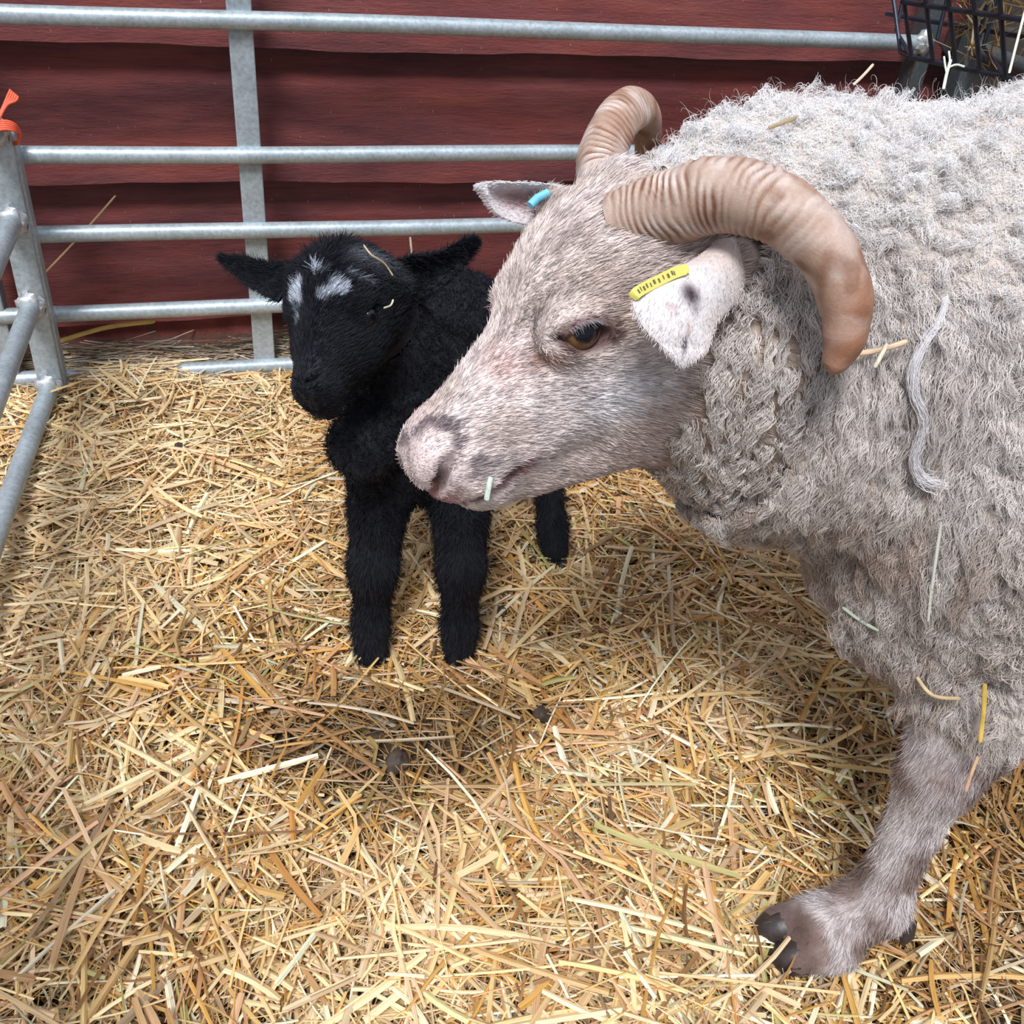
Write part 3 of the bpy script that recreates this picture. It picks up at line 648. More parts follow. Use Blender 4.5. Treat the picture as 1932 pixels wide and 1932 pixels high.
def hide_col(P):
    """coat colour of the short-haired skin and of the fleece ground"""
    f, l, u = hlocal(P); n1 = vnoise(P, 45, 1); n2 = vnoise(P, 160, 2); n3 = vnoise(P, 22, 4)
    white = np.array([0.77, 0.675, 0.645]); tan = np.array([0.43, 0.31, 0.24]); grey = np.array([0.30, 0.235, 0.225])
    c = np.tile(white, (len(P), 1))
    c = mix(c, tan, 0.55 * np.clip(sstep(0.0, 0.5, n3) * 0.8 + sstep(-0.085, -0.13, u) * 0.8 * (f > 0), 0, 1))
    c = mix(c, grey, 0.48 * sstep(0.1, 0.75, n1) * sstep(0.20, 0.05, f)); c = mix(c, grey * 0.8, 0.35 * sstep(0.2, 0.7, vnoise(P, 110, 66)))
    fore = np.exp(-(((f - 0.06) / 0.04) ** 2 + ((u + 0.012) / 0.03) ** 2)); c = mix(c, np.array([0.56, 0.44, 0.34]), 0.6 * fore)
    # dark eye rims and tear stain
    for s, E in zip((-1, 1), EYES):
        ca, sa = math.cos(0.62), math.sin(0.62); qe = P - E; a1 = qe @ (F_ * ca + U_ * sa); a2 = qe @ (U_ * ca - F_ * sa); dd_ = np.sqrt((a1 / 0.0195) ** 2 + ((a2 + 0.001) / 0.0128) ** 2) + 5 * (np.sign(qe @ L_ax) != s)
        c = mix(c, np.array([0.10, 0.04, 0.032]), sstep(1.25, 0.90, dd_) * 0.93)
        q = P - hp(0.122, s * 0.045, -0.020); c = mix(c, np.array([0.30, 0.12, 0.08]), 0.75 * np.exp(-((q @ F_ / 0.012) ** 2 + (q @ U_ / 0.006) ** 2 + (q @ L_ax / 0.03) ** 2)))
        q = P - hp(0.10, s * 0.05, -0.075); c = mix(c, np.array([0.72, 0.69, 0.71]), 0.55 * np.exp(-((q @ F_ / 0.03) ** 2 + (q @ U_ / 0.022) ** 2)) )
        q = P - hp(0.060, s * 0.05, -0.008); c = mix(c, np.array([0.32, 0.24, 0.24]), 0.5 * np.exp(-((q @ F_ / 0.035) ** 2 + (q @ U_ / 0.012) ** 2)) * (0.5 + 0.5 * n2))
    # muzzle: pink grey skin with dark spots
    mz = sstep(0.185, 0.235, f) * sstep(-0.075, -0.05, u); c = mix(c, np.array([0.50, 0.34, 0.33]), 0.40 * mz)
    c = mix(c, np.array([0.11, 0.075, 0.09]), 0.80 * sstep(0.12, 0.5, vnoise(P, 95, 7)) * sstep(0.165, 0.205, f) * sstep(-0.085, -0.035, u))
    for s in (-1, 1):
        q = P - hp(0.238, s * 0.022, -0.046); c = mix(c, np.array([0.10, 0.045, 0.05]), 0.9 * np.exp(-((q @ F_ / 0.012) ** 2 + (q @ U_ / 0.008) ** 2 + (q @ L_ax / 0.012) ** 2)))
        dn = segd(P, [hp(*v) for v in nostril_pts(s)]); c = mix(c, np.array([0.085, 0.04, 0.045]), 0.9 * sstep(0.0068, 0.0038, dn)); dm = segd(P, [hp(*v) for v in mouth_pts(s)]); c = mix(c, np.array([0.17, 0.075, 0.075]), 0.85 * sstep(0.0058, 0.002, dm))
        q = P - hp(0.246, s * 0.012, -0.064); c = mix(c, np.array([0.42, 0.20, 0.20]), 0.6 * np.exp(-((q @ F_ / 0.012) ** 2 + (q @ U_ / 0.008) ** 2)))
        q = P - hp(0.230, s * 0.02, -0.081); c = mix(c, np.array([0.24, 0.12, 0.12]), 0.75 * np.exp(-((q @ F_ / 0.034) ** 2 + (q @ U_ / 0.0045) ** 2)))
        q = P - hp(0.186, s * 0.035, -0.078); c = mix(c, np.array([0.18, 0.09, 0.09]), 0.7 * np.exp(-((q @ F_ / 0.012) ** 2 + (q @ U_ / 0.006) ** 2)))
    c = mix(c, np.array([0.62, 0.25, 0.20]), 0.40 * np.exp(-(((f - 0.145) / 0.012) ** 2 + ((u + 0.018) / 0.012) ** 2 + ((l + 0.012) / 0.02) ** 2)))
    # legs: pale with brown grey patches
    leg = (P[:, 2] < 0.34) & (P[:, 0] > 0.42)
    lc = np.tile(np.array([0.60, 0.54, 0.53]), (len(P), 1)); z = P[:, 2]
    lc = mix(lc, np.array([0.17, 0.10, 0.075]), np.clip(0.65 * sstep(0.0, 0.5, vnoise(P, 36, 12)) + 0.42 * np.exp(-((z + 0.05 * vnoise(P, 28, 18) - 0.25) / 0.03) ** 2) + 0.35 * np.exp(-((z + 0.05 * vnoise(P, 34, 19) - 0.10) / 0.03) ** 2) + 0.35 * sstep(0.1, 0.5, vnoise(P, 90, 20)), 0, 0.85))
    c = np.where(leg[:, None], lc, c); c = mix(c, np.array([0.10, 0.06, 0.05]), 0.85 * (sstep(0.487, 0.472, P[:, 0]) * (P[:, 2] < 0.10) * (P[:, 1] < 0.5)))
    w = wool_mask(P); wl_ = mix(np.tile([0.52, 0.45, 0.40], (len(P), 1)), np.array([0.40, 0.30, 0.24]), 0.8 * neckness(P)); c = c * (1 - w[:, None]) + wl_ * w[:, None]
    return c * (1 + 0.06 * n2[:, None])

def worley(P, seed=0):
    """nearest jittered cell point: distance, offset to it, cell value"""
    I = np.floor(P).astype(np.int64); best = np.full(len(P), 9.0); off = np.zeros_like(P); val = np.zeros(len(P))
    for a in (-1, 0, 1):
        for b in (-1, 0, 1):
            for c in (-1, 0, 1):
                J = I + [a, b, c]; C = J + np.stack([hash3(J[:, 0], J[:, 1], J[:, 2], seed + q) for q in range(3)], axis=1)
                d = C - P; m = (d ** 2).sum(1); k = m < best; best[k] = m[k]; off[k] = d[k]; val[k] = hash3(J[:, 0], J[:, 1], J[:, 2], seed + 9)[k]
    return np.sqrt(best), off, val
def neckness(p): return sstep(0.57, 0.49, p[:, 0] + 0.15 * (p[:, 2] - 0.5)) * sstep(0.69, 0.61, p[:, 2])
def tufts(P):
    """relief of the fleece: height, pull towards the tuft tip, tuft value"""
    nk = neckness(P); wp = P + 0.004 * np.stack([vnoise(P, 55, 101), vnoise(P, 55, 102), vnoise(P, 55, 103)], axis=1)
    a, ao, av = worley(wp * 118.0, 3); b, bo, bv = worley(wp * np.array([112.0, 112.0, 44.0]), 7)
    top = sstep(0.66, 0.74, P[:, 2])
    h = (1 - nk) * (0.0094 - 0.0068 * top) * (1 - np.clip(a, 0, 1) ** 2) * (0.6 + 0.8 * av) + nk * 0.0100 * (1 - np.clip(b, 0, 1) ** 2) * (0.6 + 0.8 * bv)
    pull = ao / 118.0 * (1 - nk)[:, None] + 0.55 * bo / np.array([112.0, 112.0, 44.0]) * nk[:, None] + np.array([0, 0, -1.0]) * (nk * 0.006 + 0.003)[:, None]
    return h, pull, av * (1 - nk) + bv * nk
def subdivide(V, F, sel, k):
    """k x k split of the selected quads, welded"""
    Q = F[sel]; A, B, C, D = (V[Q[:, i]] for i in range(4)); t = np.linspace(0, 1, k + 1); G = []
    for u in t:
        for v in t: G.append((A * (1 - u) + B * u) * (1 - v) + (D * (1 - u) + C * u) * v)
    G = np.stack(G, axis=1).reshape(-1, 3); base = (np.arange(len(Q)) * (k + 1) ** 2)[:, None]; fs = []
    for i in range(k):
        for j in range(k): fs.append(base + np.array([i * (k + 1) + j, (i + 1) * (k + 1) + j, (i + 1) * (k + 1) + j + 1, i * (k + 1) + j + 1]))
    Fn = np.stack(fs, axis=1).reshape(-1, 4); key = np.round(G * 20000).astype(np.int64); key = key[:, 0] * 4000003 + key[:, 1] * 200003 + key[:, 2]
    _, first, inv = np.unique(key, return_index=True, return_inverse=True)
    return G[first], inv.ravel()[Fn]
def vnormals(V, F):
    n = np.cross(V[F[:, 2]] - V[F[:, 0]], V[F[:, 3]] - V[F[:, 1]]); N_ = np.zeros_like(V)
    for i in range(4):
        for a in range(3): N_[:, a] += np.bincount(F[:, i], weights=n[:, a], minlength=len(V))
    return nrm(N_)
# fleece lumps on the ground surface of the coat
def lump(V):
    w = wool_mask(V); N_ = ewe.grad(V, 0.004)
    return V + N_ * (w * (0.006 * vnoise(V, 38, 21) + 0.004 * vnoise(V, 75, 22) + 0.008 * vnoise(V, 14, 23)))[:, None]
fc = Vb[Fb].mean(axis=1); near = (fc[:, 0] < 0.90) & (fc[:, 1] < 0.74) & (fc[:, 2] > 0.27) & (wool_mask(fc) > 0.15)
V1, F1 = subdivide(Vb, Fb, near, 4); V2, F2 = subdivide(Vb, Fb, ~near, 1)
V1 = V1 - ewe.grad(V1, 0.004) * ewe(V1)[:, None]
def fleece_relief(V, F):
    L = lump(V); N_ = vnormals(L, F); h, pull, val = tufts(L); return L + N_ * (h * wool_mask(V))[:, None]
Vb2n = fleece_relief(V1, F1); Vb2f = lump(V2)
Vb2, Fb2, _c = combine([(Vb2n, F1, 0.0), (Vb2f, F2, 0.0)]); VbC = np.concatenate([V1, V2])
EW = empty('ewe', (0.62, 0.58, 0.0)); tag(EW, 'large horned off-white ewe with yellow ear tag, lowering its head beside the black lamb', 'sheep')

# ears
def ear_patch(A, B, bulge, thick=0.0026, nu=26, nv=46, lip=0.0):
    """ear blade between two edge curves A and B (base to tip), arched by bulge along its normal"""
    a = strand(A, 0, nv); b = strand(B, 0, nv); n_ = nrm(np.cross(np.mean(b - a, axis=0), a[-1] - a[0])); uu = np.linspace(-1, 1, nu); vv = np.linspace(0, 1, nv)
    if n_.dot(CAM - a[0]) < 0: n_ = -n_
    W = ((uu + 1) / 2)[None, :, None]; base = a[:, None] * (1 - W) + b[:, None] * W
    arch = (1 - uu ** 2)[None] * (np.sin(np.clip(vv * 1.15 + 0.12, 0, 1) * math.pi) ** 0.7)[:, None] * bulge + lip * (np.abs(uu) ** 6)[None] * (1 - vv)[:, None]
    P = base + arch[..., None] * n_; th = thick * (1 - 0.75 * np.abs(uu) ** 3)[None] * (1.5 - vv)[:, None]
    top = (P + n_ * th[..., None] / 2).reshape(-1, 3); bot = (P - n_ * th[..., None] / 2).reshape(-1, 3); n = nu * nv; F = []
    for j in range(nv - 1):
        for i in range(nu - 1):
            q = j * nu + i; F.append((q, q + 1, q + nu + 1, q + nu)); F.append((n + q + nu, n + q + nu + 1, n + q + 1, n + q))
        for i, s_ in ((0, 1), (nu - 1, -1)):
            q = j * nu + i; g = (q, q + nu, n + q + nu, n + q); F.append(g if s_ > 0 else g[::-1])
    return np.concatenate([top, bot]), np.array(F), np.tile(np.tile(uu, nv), 2), np.tile(np.repeat(vv, nu), 2), np.r_[np.ones(n), -np.ones(n)], n_
EL = [at(*p) for p in ((1350, 455, .640), (1310, 488, .625), (1245, 520, .606), (1196, 560, .592), (1206, 606, .590), (1236, 641, .592), (1268, 668, .594), (1287, 683, .596))]
ER = [at(*p) for p in ((1402, 462, .660), (1408, 515, .650), (1396, 562, .640), (1370, 592, .628), (1349, 618, .618), (1340, 646, .610), (1326, 668, .603), (1293, 685, .598))]
Ve, Fe, ue, ve, se, ne_ = ear_patch(EL, ER, 0.011)
ce = np.tile(np.array([0.68, 0.63, 0.62]), (len(Ve), 1)); ce = mix(ce, np.array([0.60, 0.46, 0.40]), 0.75 * sstep(0.36, 0.05, ve) + 0.25 * sstep(0.2, 1.0, ue))
qx = lambda px, py, d=.607: at(px, py, d)
def blot(c, px, py, rx, ry, colr, k, rot=0.0):
    q = Ve - qx(px, py); a_ = wdir([math.cos(rot), math.sin(rot), 0]); b_2 = wdir([-math.sin(rot), math.cos(rot), 0])
    return mix(c, np.array(colr), k * np.exp(-(((q @ a_) * 3080 / rx) ** 2 + ((q @ b_2) * 3080 / ry) ** 2) ** 1.5))
ce = blot(ce, 1299, 560, 19, 26, (0.04, 0.02, 0.03), 0.98, -0.5); ce = blot(ce, 1308, 588, 8, 14, (0.28, 0.22, 0.24), 0.7); ce = blot(ce, 1260, 588, 17, 8, (0.42, 0.28, 0.27), 0.7, 0.6)
ce = blot(ce, 1287, 655, 5, 22, (0.10, 0.08, 0.10), 0.9, 0.15); ce = blot(ce, 1294, 622, 5, 16, (0.40, 0.24, 0.2), 0.6); ce = blot(ce, 1219, 548, 6, 5, (0.3, 0.2, 0.2), 0.7)
FL = [at(*p) for p in ((1062, 352, .748), (1030, 347, .742), (985, 345, .734), (940, 344, .726), (915, 346, .722), (904, 351, .721))]
FRr = [at(*p) for p in ((1020, 432, .760), (996, 424, .752), (968, 418, .744), (940, 405, .735), (920, 380, .728), (905, 354, .722))]
Vf, Ff, uf, vf, sf, nf_ = ear_patch(FL, FRr, -0.014)
cf = np.tile(np.array([0.80, 0.77, 0.78]), (len(Vf), 1)); cf = mix(cf, np.array([0.36, 0.20, 0.20]), 0.85 * sstep(0.85, 0.2, np.abs(uf + 0.05)) * sstep(0.85, 0.3, vf) * (sf > 0)); cf = mix(cf, np.array([0.52, 0.42, 0.42]), 0.4 * sstep(-0.2, 0.8, uf))
V, F, C = combine([(Vh, Fh, hide_col(Vh)), (Vb2, Fb2, hide_col(VbC)), (Ve, Fe, ce), (Vf, Ff, cf)])
body = mesh_np('body', V, F, SKIN, EW, True, C)

# eyes
EYEM = mat_vcol('wet_eye', 0.08, spec=0.6); EYED = mat_vcol('dull_dark_eye', 0.12, spec=0.4)
for s, E in zip((-1, 1), EYES):
    n, m_ = 40, 80; th = np.linspace(0, math.pi, n); ph = np.linspace(0, 2 * math.pi, m_, endpoint=False)
    TH, PH = np.meshgrid(th, ph, indexing='ij'); Q = np.stack([np.sin(TH) * np.cos(PH), np.cos(TH) * s, np.sin(TH) * np.sin(PH)], axis=-1).reshape(-1, 3)
    V = E + (Q * EYE_R) @ HAX
    F = np.array([(i * m_ + j, i * m_ + (j + 1) % m_, (i + 1) * m_ + (j + 1) % m_, (i + 1) * m_ + j) for i in range(n - 1) for j in range(m_)])
    ca, sa = math.cos(0.62), math.sin(0.62); qa = Q[:, 0] * ca + Q[:, 2] * sa; qb = Q[:, 2] * ca - Q[:, 0] * sa; r = np.sqrt(qa ** 2 + (qb + 0.02) ** 2); c = np.tile(np.array([0.10, 0.045, 0.018]), (len(Q), 1)); c = mix(c, np.array([0.22, 0.115, 0.045]), sstep(0.44, 0.58, r) * sstep(0.70, 0.62, r)); c = mix(c, np.array([0.08, 0.045, 0.035]), sstep(0.66, 0.74, r))
    c = mix(c, np.array([0.006, 0.008, 0.014]), sstep(1.15, 0.85, (qa / 0.56) ** 2 + ((qb - 0.06) / 0.40) ** 2))
    o = mesh_np('eye', V, F, EYEM, EW, True, c); o['label'] = 'dark eye with horizontal pupil'

# horns
def horn(name, ctrl, rad, parent, twist=0.0, rings=60, flat=0.80, outn=None):
    C_ = strand(ctrl, 0, 420); n = 44; m_ = len(C_); R = np.interp(np.linspace(0, 1, m_), np.linspace(0, 1, len(rad)), rad)
    T = nrm(np.gradient(C_, axis=0)); s = np.r_[0, np.cumsum(np.linalg.norm(np.diff(C_, axis=0), axis=1))]
    N_ = outn - np.dot(outn, T[0]) * T[0]; N_ = nrm(N_); V = []; col_ = []
    tot = s[-1]
    for i in range(m_):
        N_ = N_ - N_.dot(T[i]) * T[i]; N_ /= np.linalg.norm(N_); B = np.cross(T[i], N_)
        a = np.linspace(0, 2 * math.pi, n, endpoint=False); q = s[i] / tot
        prof = 1 + 0.07 * np.cos(2 * a) + 0.05 * np.cos(3 * a + 0.5)
        p = C_[i] + (np.cos(a)[:, None] * N_ * flat + np.sin(a)[:, None] * B) * (R[i] * prof)[:, None]
        nz = vnoise(p, 120, 5) * 0.5 + vnoise(p, 45, 6) * 1.3
        nz2 = vnoise(np.stack([s[i] * 90 + 0 * a, np.cos(a) * 2.2, np.sin(a) * 2.2], axis=1), 1.0, 77); wave = np.sin(s[i] * 2 * math.pi / 0.0056 + nz * 2.0 + 1.6 * nz2 + 0.5 * np.sin(a * 2)); grow = (1 - sstep(0.30, 0.70, q)) * np.clip(0.50 + 0.75 * vnoise(p, 75, 8) + 0.25 * nz2, 0.05, 1)
        rr = 0.0010 * grow * (np.abs(wave) ** 0.7 * np.sign(wave)) + 0.0009 * vnoise(p, 90, 9) * (0.4 + q)
        if i > m_ - 26: rr = rr * 0
        p = p + (p - C_[i]) / (R[i] + 1e-6) * rr[:, None]
        base = mix(np.tile(np.array([0.44, 0.315, 0.25]), (n, 1)), np.tile(np.array([0.31, 0.145, 0.08]), (n, 1)), np.clip(sstep(0.35, 1.0, np.full(n, q)) * 0.75 + 0.4 * sstep(0.1, 0.6, vnoise(p, 40, 14)), 0, 1))
        base = mix(base, np.array([0.66, 0.56, 0.52]), 0.7 * sstep(-0.1, 0.5, vnoise(p, 70, 15)) * (1 - 0.8 * q))
        base = mix(base, np.array([0.20, 0.085, 0.045]), np.clip(1.1 * grow * sstep(-0.2, -0.8, wave) + 0.75 * sstep(0.25, 0.65, vnoise(p, 75, 16)) * sstep(0.1, 0.6, q), 0, 0.95))
        V.append(p); col_.append(base)
    V = np.concatenate(V); col_ = np.concatenate(col_)
    F = [(i * n + k, i * n + (k + 1) % n, (i + 1) * n + (k + 1) % n, (i + 1) * n + k) for i in range(m_ - 1) for k in range(n)]
    return mesh_np(name, V, F, HORN, parent, True, col_)
HORN = mat_vcol('horn_keratin', 0.55, 0.0, 500, 0.0005, 0.25, spec=0.4)
nh = [(1165, 425, .652), (1205, 408, .645), (1270, 388, .632), (1345, 366, .616), (1420, 374, .604), (1498, 412, .597), (1563, 482, .596), (1596, 566, .600), (1594, 640, .606), (1574, 690, .612), (1566, 706, .614)]
horn('horn', [at(*p) for p in nh], np.array([.0235, .0245, .0255, .0250, .0235, .0215, .0195, .0175, .0140, .0085, .0008]), EW, outn=wdir([0, 0, -1]), flat=0.85)
fh = [(1145, 370, .712), (1132, 330, .722), (1140, 275, .735), (1166, 225, .752), (1196, 205, .775), (1216, 222, .800), (1222, 262, .822), (1214, 300, .835), (1206, 328, .838)]
horn('horn', [at(*p) for p in fh], np.array([.0185, .0190, .0190, .0182, .0170, .0150, .0120, .0085, .0010]), EW, outn=wdir([0, 0, -1]), flat=0.85)

# ear tags
YEL = mat_plain('yellow_tag', (0.66, 0.56, 0.13), 0.4, 0, 0.1, 60); BLU = mat_plain('blue_tag', (0.16, 0.50, 0.72), 0.4, 0, 0.1, 60); INK = mat_plain('tag_print', (0.10, 0.10, 0.05), 0.6, 0, 0.1, 60)
tg = strand([at(1299, 506, .603), at(1270, 516, .600), at(1230, 536, .594), at(1203, 551, .588), at(1193, 563, .590)], 0, 40)
tn = nrm(np.gradient(tg, axis=0)); vd = nrm(tg - CAM); wv = nrm(np.cross(tn, vd)); V = []; F = []
for i in range(len(tg)):
    e_ = 1.0 if 2 < i < 37 else 0.75
    for a, b in ((-1, -.8), (1, -.8), (1, .8), (-1, .8)): V.append(tg[i] + wv[i] * 0.0034 * a * e_ + vd[i] * 0.0012 * b)
    if i: F += [((i - 1) * 4 + k, (i - 1) * 4 + (k + 1) % 4, i * 4 + (k + 1) % 4, i * 4 + k) for k in range(4)]
F += [(3, 2, 1, 0), tuple(len(V) - 4 + k for k in range(4))]
m = MB(); m.add(V, F); tagm = m.build('ear_tag', YEL, EW, bevel=0.0006); tagm['label'] = 'yellow plastic ear tag'
m = MB()
for k in range(11):
    i = 9 + int(k * 1.9); c_ = tg[i] - vd[i] * 0.00125 - wv[i] * (0.0006 if k % 2 else 0.0)
    m.obox(c_, [tn[i], wv[i], vd[i]], (0.00035 + 0.0002 * (k % 3), 0.0013, 0.0002))
m.build('print', INK, tagm)
tagm.children[0].location = (0, 0, 0)
m = MB(); bt = [at(1000, 388, .736), at(1014, 374, .738), at(1034, 364, .740)]; m.tube(bt, 0.0034, 10); o = m.build('ear_tag', BLU, EW, smooth=True); o['label'] = 'pale blue ear tag at the far ear'

# hooves
HOOF = mat_plain('hoof_horn', (0.035, 0.025, 0.022), 0.45, 0, 0.4, 90)
def hoof(parent, base, toe, r, w, mat=HOOF):
    base = np.array(base, float); toe = np.array(toe, float); t = np.linspace(0, 1, 9)[:, None]; P = base * (1 - t) + toe * t
    m = MB(); m.tube(P, r * np.array([0.9, 1.02, 1.05, 1.02, 0.95, 0.85, 0.68, 0.45, 0.12]), 14); return m.build('hoof', mat, parent, smooth=True)
for dy in (-0.017, 0.017): hoof(EW, b_(0.480, 0.409 + dy, 0.030), b_(0.442, 0.418 + dy * 0.8, 0.014), 0.0175, 1)
for q in (b_(0.835, 0.65, 0.02), b_(1.085, BX - 0.09, 0.02), b_(1.085, BX + 0.09, 0.02)):
    for dy in (-0.013, 0.013): hoof(EW, q + (0.005, dy, 0), q + (-0.035, dy, -0.004), 0.016, 1)
m = MB(); m.tube([b_(0.578, 0.388, 0.060), b_(0.574, 0.380, 0.048), b_(0.570, 0.377, 0.038)], [0.007, 0.007, 0.002], 10); m.build('dewclaw', HOOF, EW, smooth=True)

# short hair of the face and legs
hv, hf_ = Vh, Fh
R_ = scatter(Vh, Fh, 75000, lambda p: np.where(hlocal(p)[0] > -0.03, 1.0, 0.0) * (1 - 0.9 * wool_mask(p)))
bad = np.zeros(len(R_), bool)
for s, E in zip((-1, 1), EYES): bad |= eye_dd(R_, E, s) < 1.02
f, l, u = hlocal(R_)
for s in (-1, 1): bad |= (segd(R_, [hp(*v) for v in nostril_pts(s)]) < 0.0048) | (segd(R_, [hp(*v) for v in mouth_pts(s)]) < 0.0030)
R_ = R_[~bad]; N_ = ewe.grad(R_); f, l, u = hlocal(R_)
flow = -F_ * 1.0 - U_[None] * (0.25 + 0 * f)[:, None] + wdir([0.0, 0.25, 0])
flow = flow - U_ * (0.5 * sstep(-0.06, -0.1, u))[:, None]
c_ = hide_col(R_) * rng.uniform(0.66, 1.35, (len(R_), 1)) * (1 + 0.25 * vnoise(R_, 260, 71))[:, None]
spk = rng.random(len(R_)) < 0.05; c_[spk] *= 0.45
ed = np.min([np.linalg.norm(R_ - E, axis=1) for E in EYES], axis=0)
ln = (0.0068 + 0.004 * sstep(0.13, 0.0, f) - 0.0036 * sstep(0.19, 0.235, f)) * (0.40 + 0.60 * sstep(0.018, 0.028, ed))
o = fur('face_hair', R_, N_, flow, ln, 0.17, 4, 0.00027, np.clip(c_, 0, 1), HAIR, EW, jitter=0.13); o['kind'] = 'stuff'
lm = lambda p: ((p[:, 2] < 0.33) & (p[:, 0] < 0.66) & (p[:, 2] > 0.005)).astype(float)
LB = SDF(); LB.p = ewe.p
R_ = scatter(Vb, Fb, 28000, lambda p: lm(p) * (p[:, 0] > 0.487) + 0.05 * (p[:, 2] < 0.33)); N_ = ewe.grad(R_, 0.003)
c_ = hide_col(R_) * rng.uniform(0.7, 1.25, (len(R_), 1))
o = fur('leg_hair', R_, N_, np.tile(np.array([-0.15, 0.0, -1.0]), (len(R_), 1)), 0.010, 0.22, 4, 0.00030, np.clip(c_, 0, 1), HAIR, EW, jitter=0.22); o['kind'] = 'stuff'
R2 = np.concatenate([Ve, Vf]); C2 = np.concatenate([ce, cf]); m2 = 9000; idx = rng.choice(len(R2), m2); isn = (idx < len(Ve))[:, None]
nn = nrm(np.where(isn, ne_[None], nf_[None]) * np.concatenate([se, sf])[idx][:, None]); fl_ = np.where(isn, (EL[-1] - EL[0])[None], (FL[-1] - FL[0])[None])
o = fur('ear_hair', R2[idx] + rng.normal(0, 0.0006, (m2, 3)), nn, nrm(fl_), 0.0036, 0.10, 3, 0.00018, np.clip(C2[idx] * rng.uniform(0.85, 1.15, (m2, 1)), 0, 1), HAIR, EW, jitter=0.2); o['kind'] = 'stuff'
# lashes
El = EYES[0]; n = 42; ua = np.linspace(-1, 1, n) + rng.normal(0, 0.02, n); A1_ = F_ * math.cos(0.62) + U_ * math.sin(0.62); A2_ = U_ * math.cos(0.62) - F_ * math.sin(0.62)
lr = El[None] - L_ax[None] * (0.0178 - 0.003 * ua ** 2)[:, None] + A1_[None] * (ua * 0.014)[:, None] + A2_[None] * (0.0106 - 0.0052 * ua ** 2)[:, None]
ll_ = rng.uniform(0.5, 1.2, n)[:, None]; P = np.stack([lr + ll_ * (-L_ax * 0.0060 * q - A2_ * (0.0030 * q * q) - A1_ * 0.002 * q)[None] + rng.normal(0, 0.0006 * q + 1e-6, (n, 3)) for q in np.linspace(0, 1, 4)], axis=1)
o = curves_np('eyelash', P, np.full((n, 4), 0.00011) * np.array([1, .9, .7, .3]), np.tile([0.40, 0.38, 0.40], (n, 1)), HAIR, EW)

# fleece: wavy locks, each a bundle of fibres
def jit(p): return 0.50 - 0.36 * neckness(p)
def fleece(parent, V, F, n_locks, per, sdf, wfun, lenfun, flowfun, colfun, rfib, n_pts=8, name='fleece'):
    R_ = scatter(V, F, n_locks, wfun); N_ = sdf.grad(R_, 0.006); R_ = R_ + N_ * 0.002
    Ls = lenfun(R_) * rng.uniform(0.7, 1.25, n_locks); fl, out = flowfun(R_, N_)
    t = nrm(fl - (fl * N_).sum(1, keepdims=True) * N_ + rng.normal(0, 1, (n_locks, 3)) * jit(R_)[:, None]); t = nrm(t - (t * N_).sum(1, keepdims=True) * N_); s = np.cross(N_, t)
    ph = rng.uniform(0, 6.28, n_locks); fr = rng.uniform(0.8, 1.5, n_locks); hook = rng.uniform(0.4, 1.5, n_locks) * np.where(rng.random(n_locks) < 0.5, 1, -1)
    bodyness = 1 - neckness(R_); wv_ = 0.075 + 0.075 * bodyness
    q = np.linspace(0, 1, n_pts); G = np.empty((n_locks, n_pts, 3))
    for j, k in enumerate(q):
        o_ = out * (k * (1.5 - 0.8 * k))                    # rise then lie over
        G[:, j] = R_ + (t * (k * k * 0.55 + 0.45 * k)[..., None] if False else t * (0.35 * k + 0.65 * k * k)) * Ls[:, None] * (1 - 0.25 * out)[:, None] + N_ * (Ls * o_)[:, None]
        a = ph + fr * k * 7.0
        G[:, j] += (s * np.sin(a)[:, None] + N_ * (0.5 * np.cos(a))[:, None]) * (Ls * wv_ * (k ** 0.7))[:, None] + s * (Ls * (0.07 + 0.23 * bodyness) * hook * k ** 3)[:, None] - N_ * (Ls * bodyness * 0.45 * k ** 4)[:, None]
    lw = (0.0048 + 0.0012 * neckness(R_)) * rng.uniform(0.7, 1.4, n_locks)
    i = np.repeat(np.arange(n_locks), per); n = len(i); a = rng.uniform(0, 6.28, n); rr = np.sqrt(rng.random(n)); Pp = np.empty((n, n_pts, 3)); sh = rng.uniform(0.75, 1.08, n)
    fp = rng.uniform(0, 6.28, n)
    for j, k in enumerate(q):
        taper = (1.30 - 0.10 * k - (0.80 - 0.45 * bodyness[i]) * k * k)
        g = G[i, j] if j == 0 else G[i, 0] + (G[i, j] - G[i, 0]) * sh[:, None]
        fz = ((0.0006 + 0.0011 * bodyness[i]) * k)[:, None]
        Pp[:, j] = g + (s[i] * np.cos(a + 1.2 * k)[:, None] + N_[i] * 0.8 * np.sin(a + 1.2 * k)[:, None] + t[i] * 0.5 * np.sin(a * 2)[:, None]) * (lw[i] * rr * taper)[:, None] + rng.normal(0, 1, (n, 3)) * fz
    C_ = colfun(R_)[i] * rng.uniform(0.90, 1.12, (n, 1)) * np.repeat(1 + rng.uniform(-1, 1, (n_locks, 1)) * (0.16 - 0.08 * bodyness)[:, None], per, axis=0)
    R = rfib * (1 - 0.55 * q[None, :] ** 2) * rng.uniform(0.7, 1.25, (n, 1))
    o = curves_np(name, Pp, R, np.clip(C_, 0, 1), HAIR, parent); o['kind'] = 'stuff'; return o

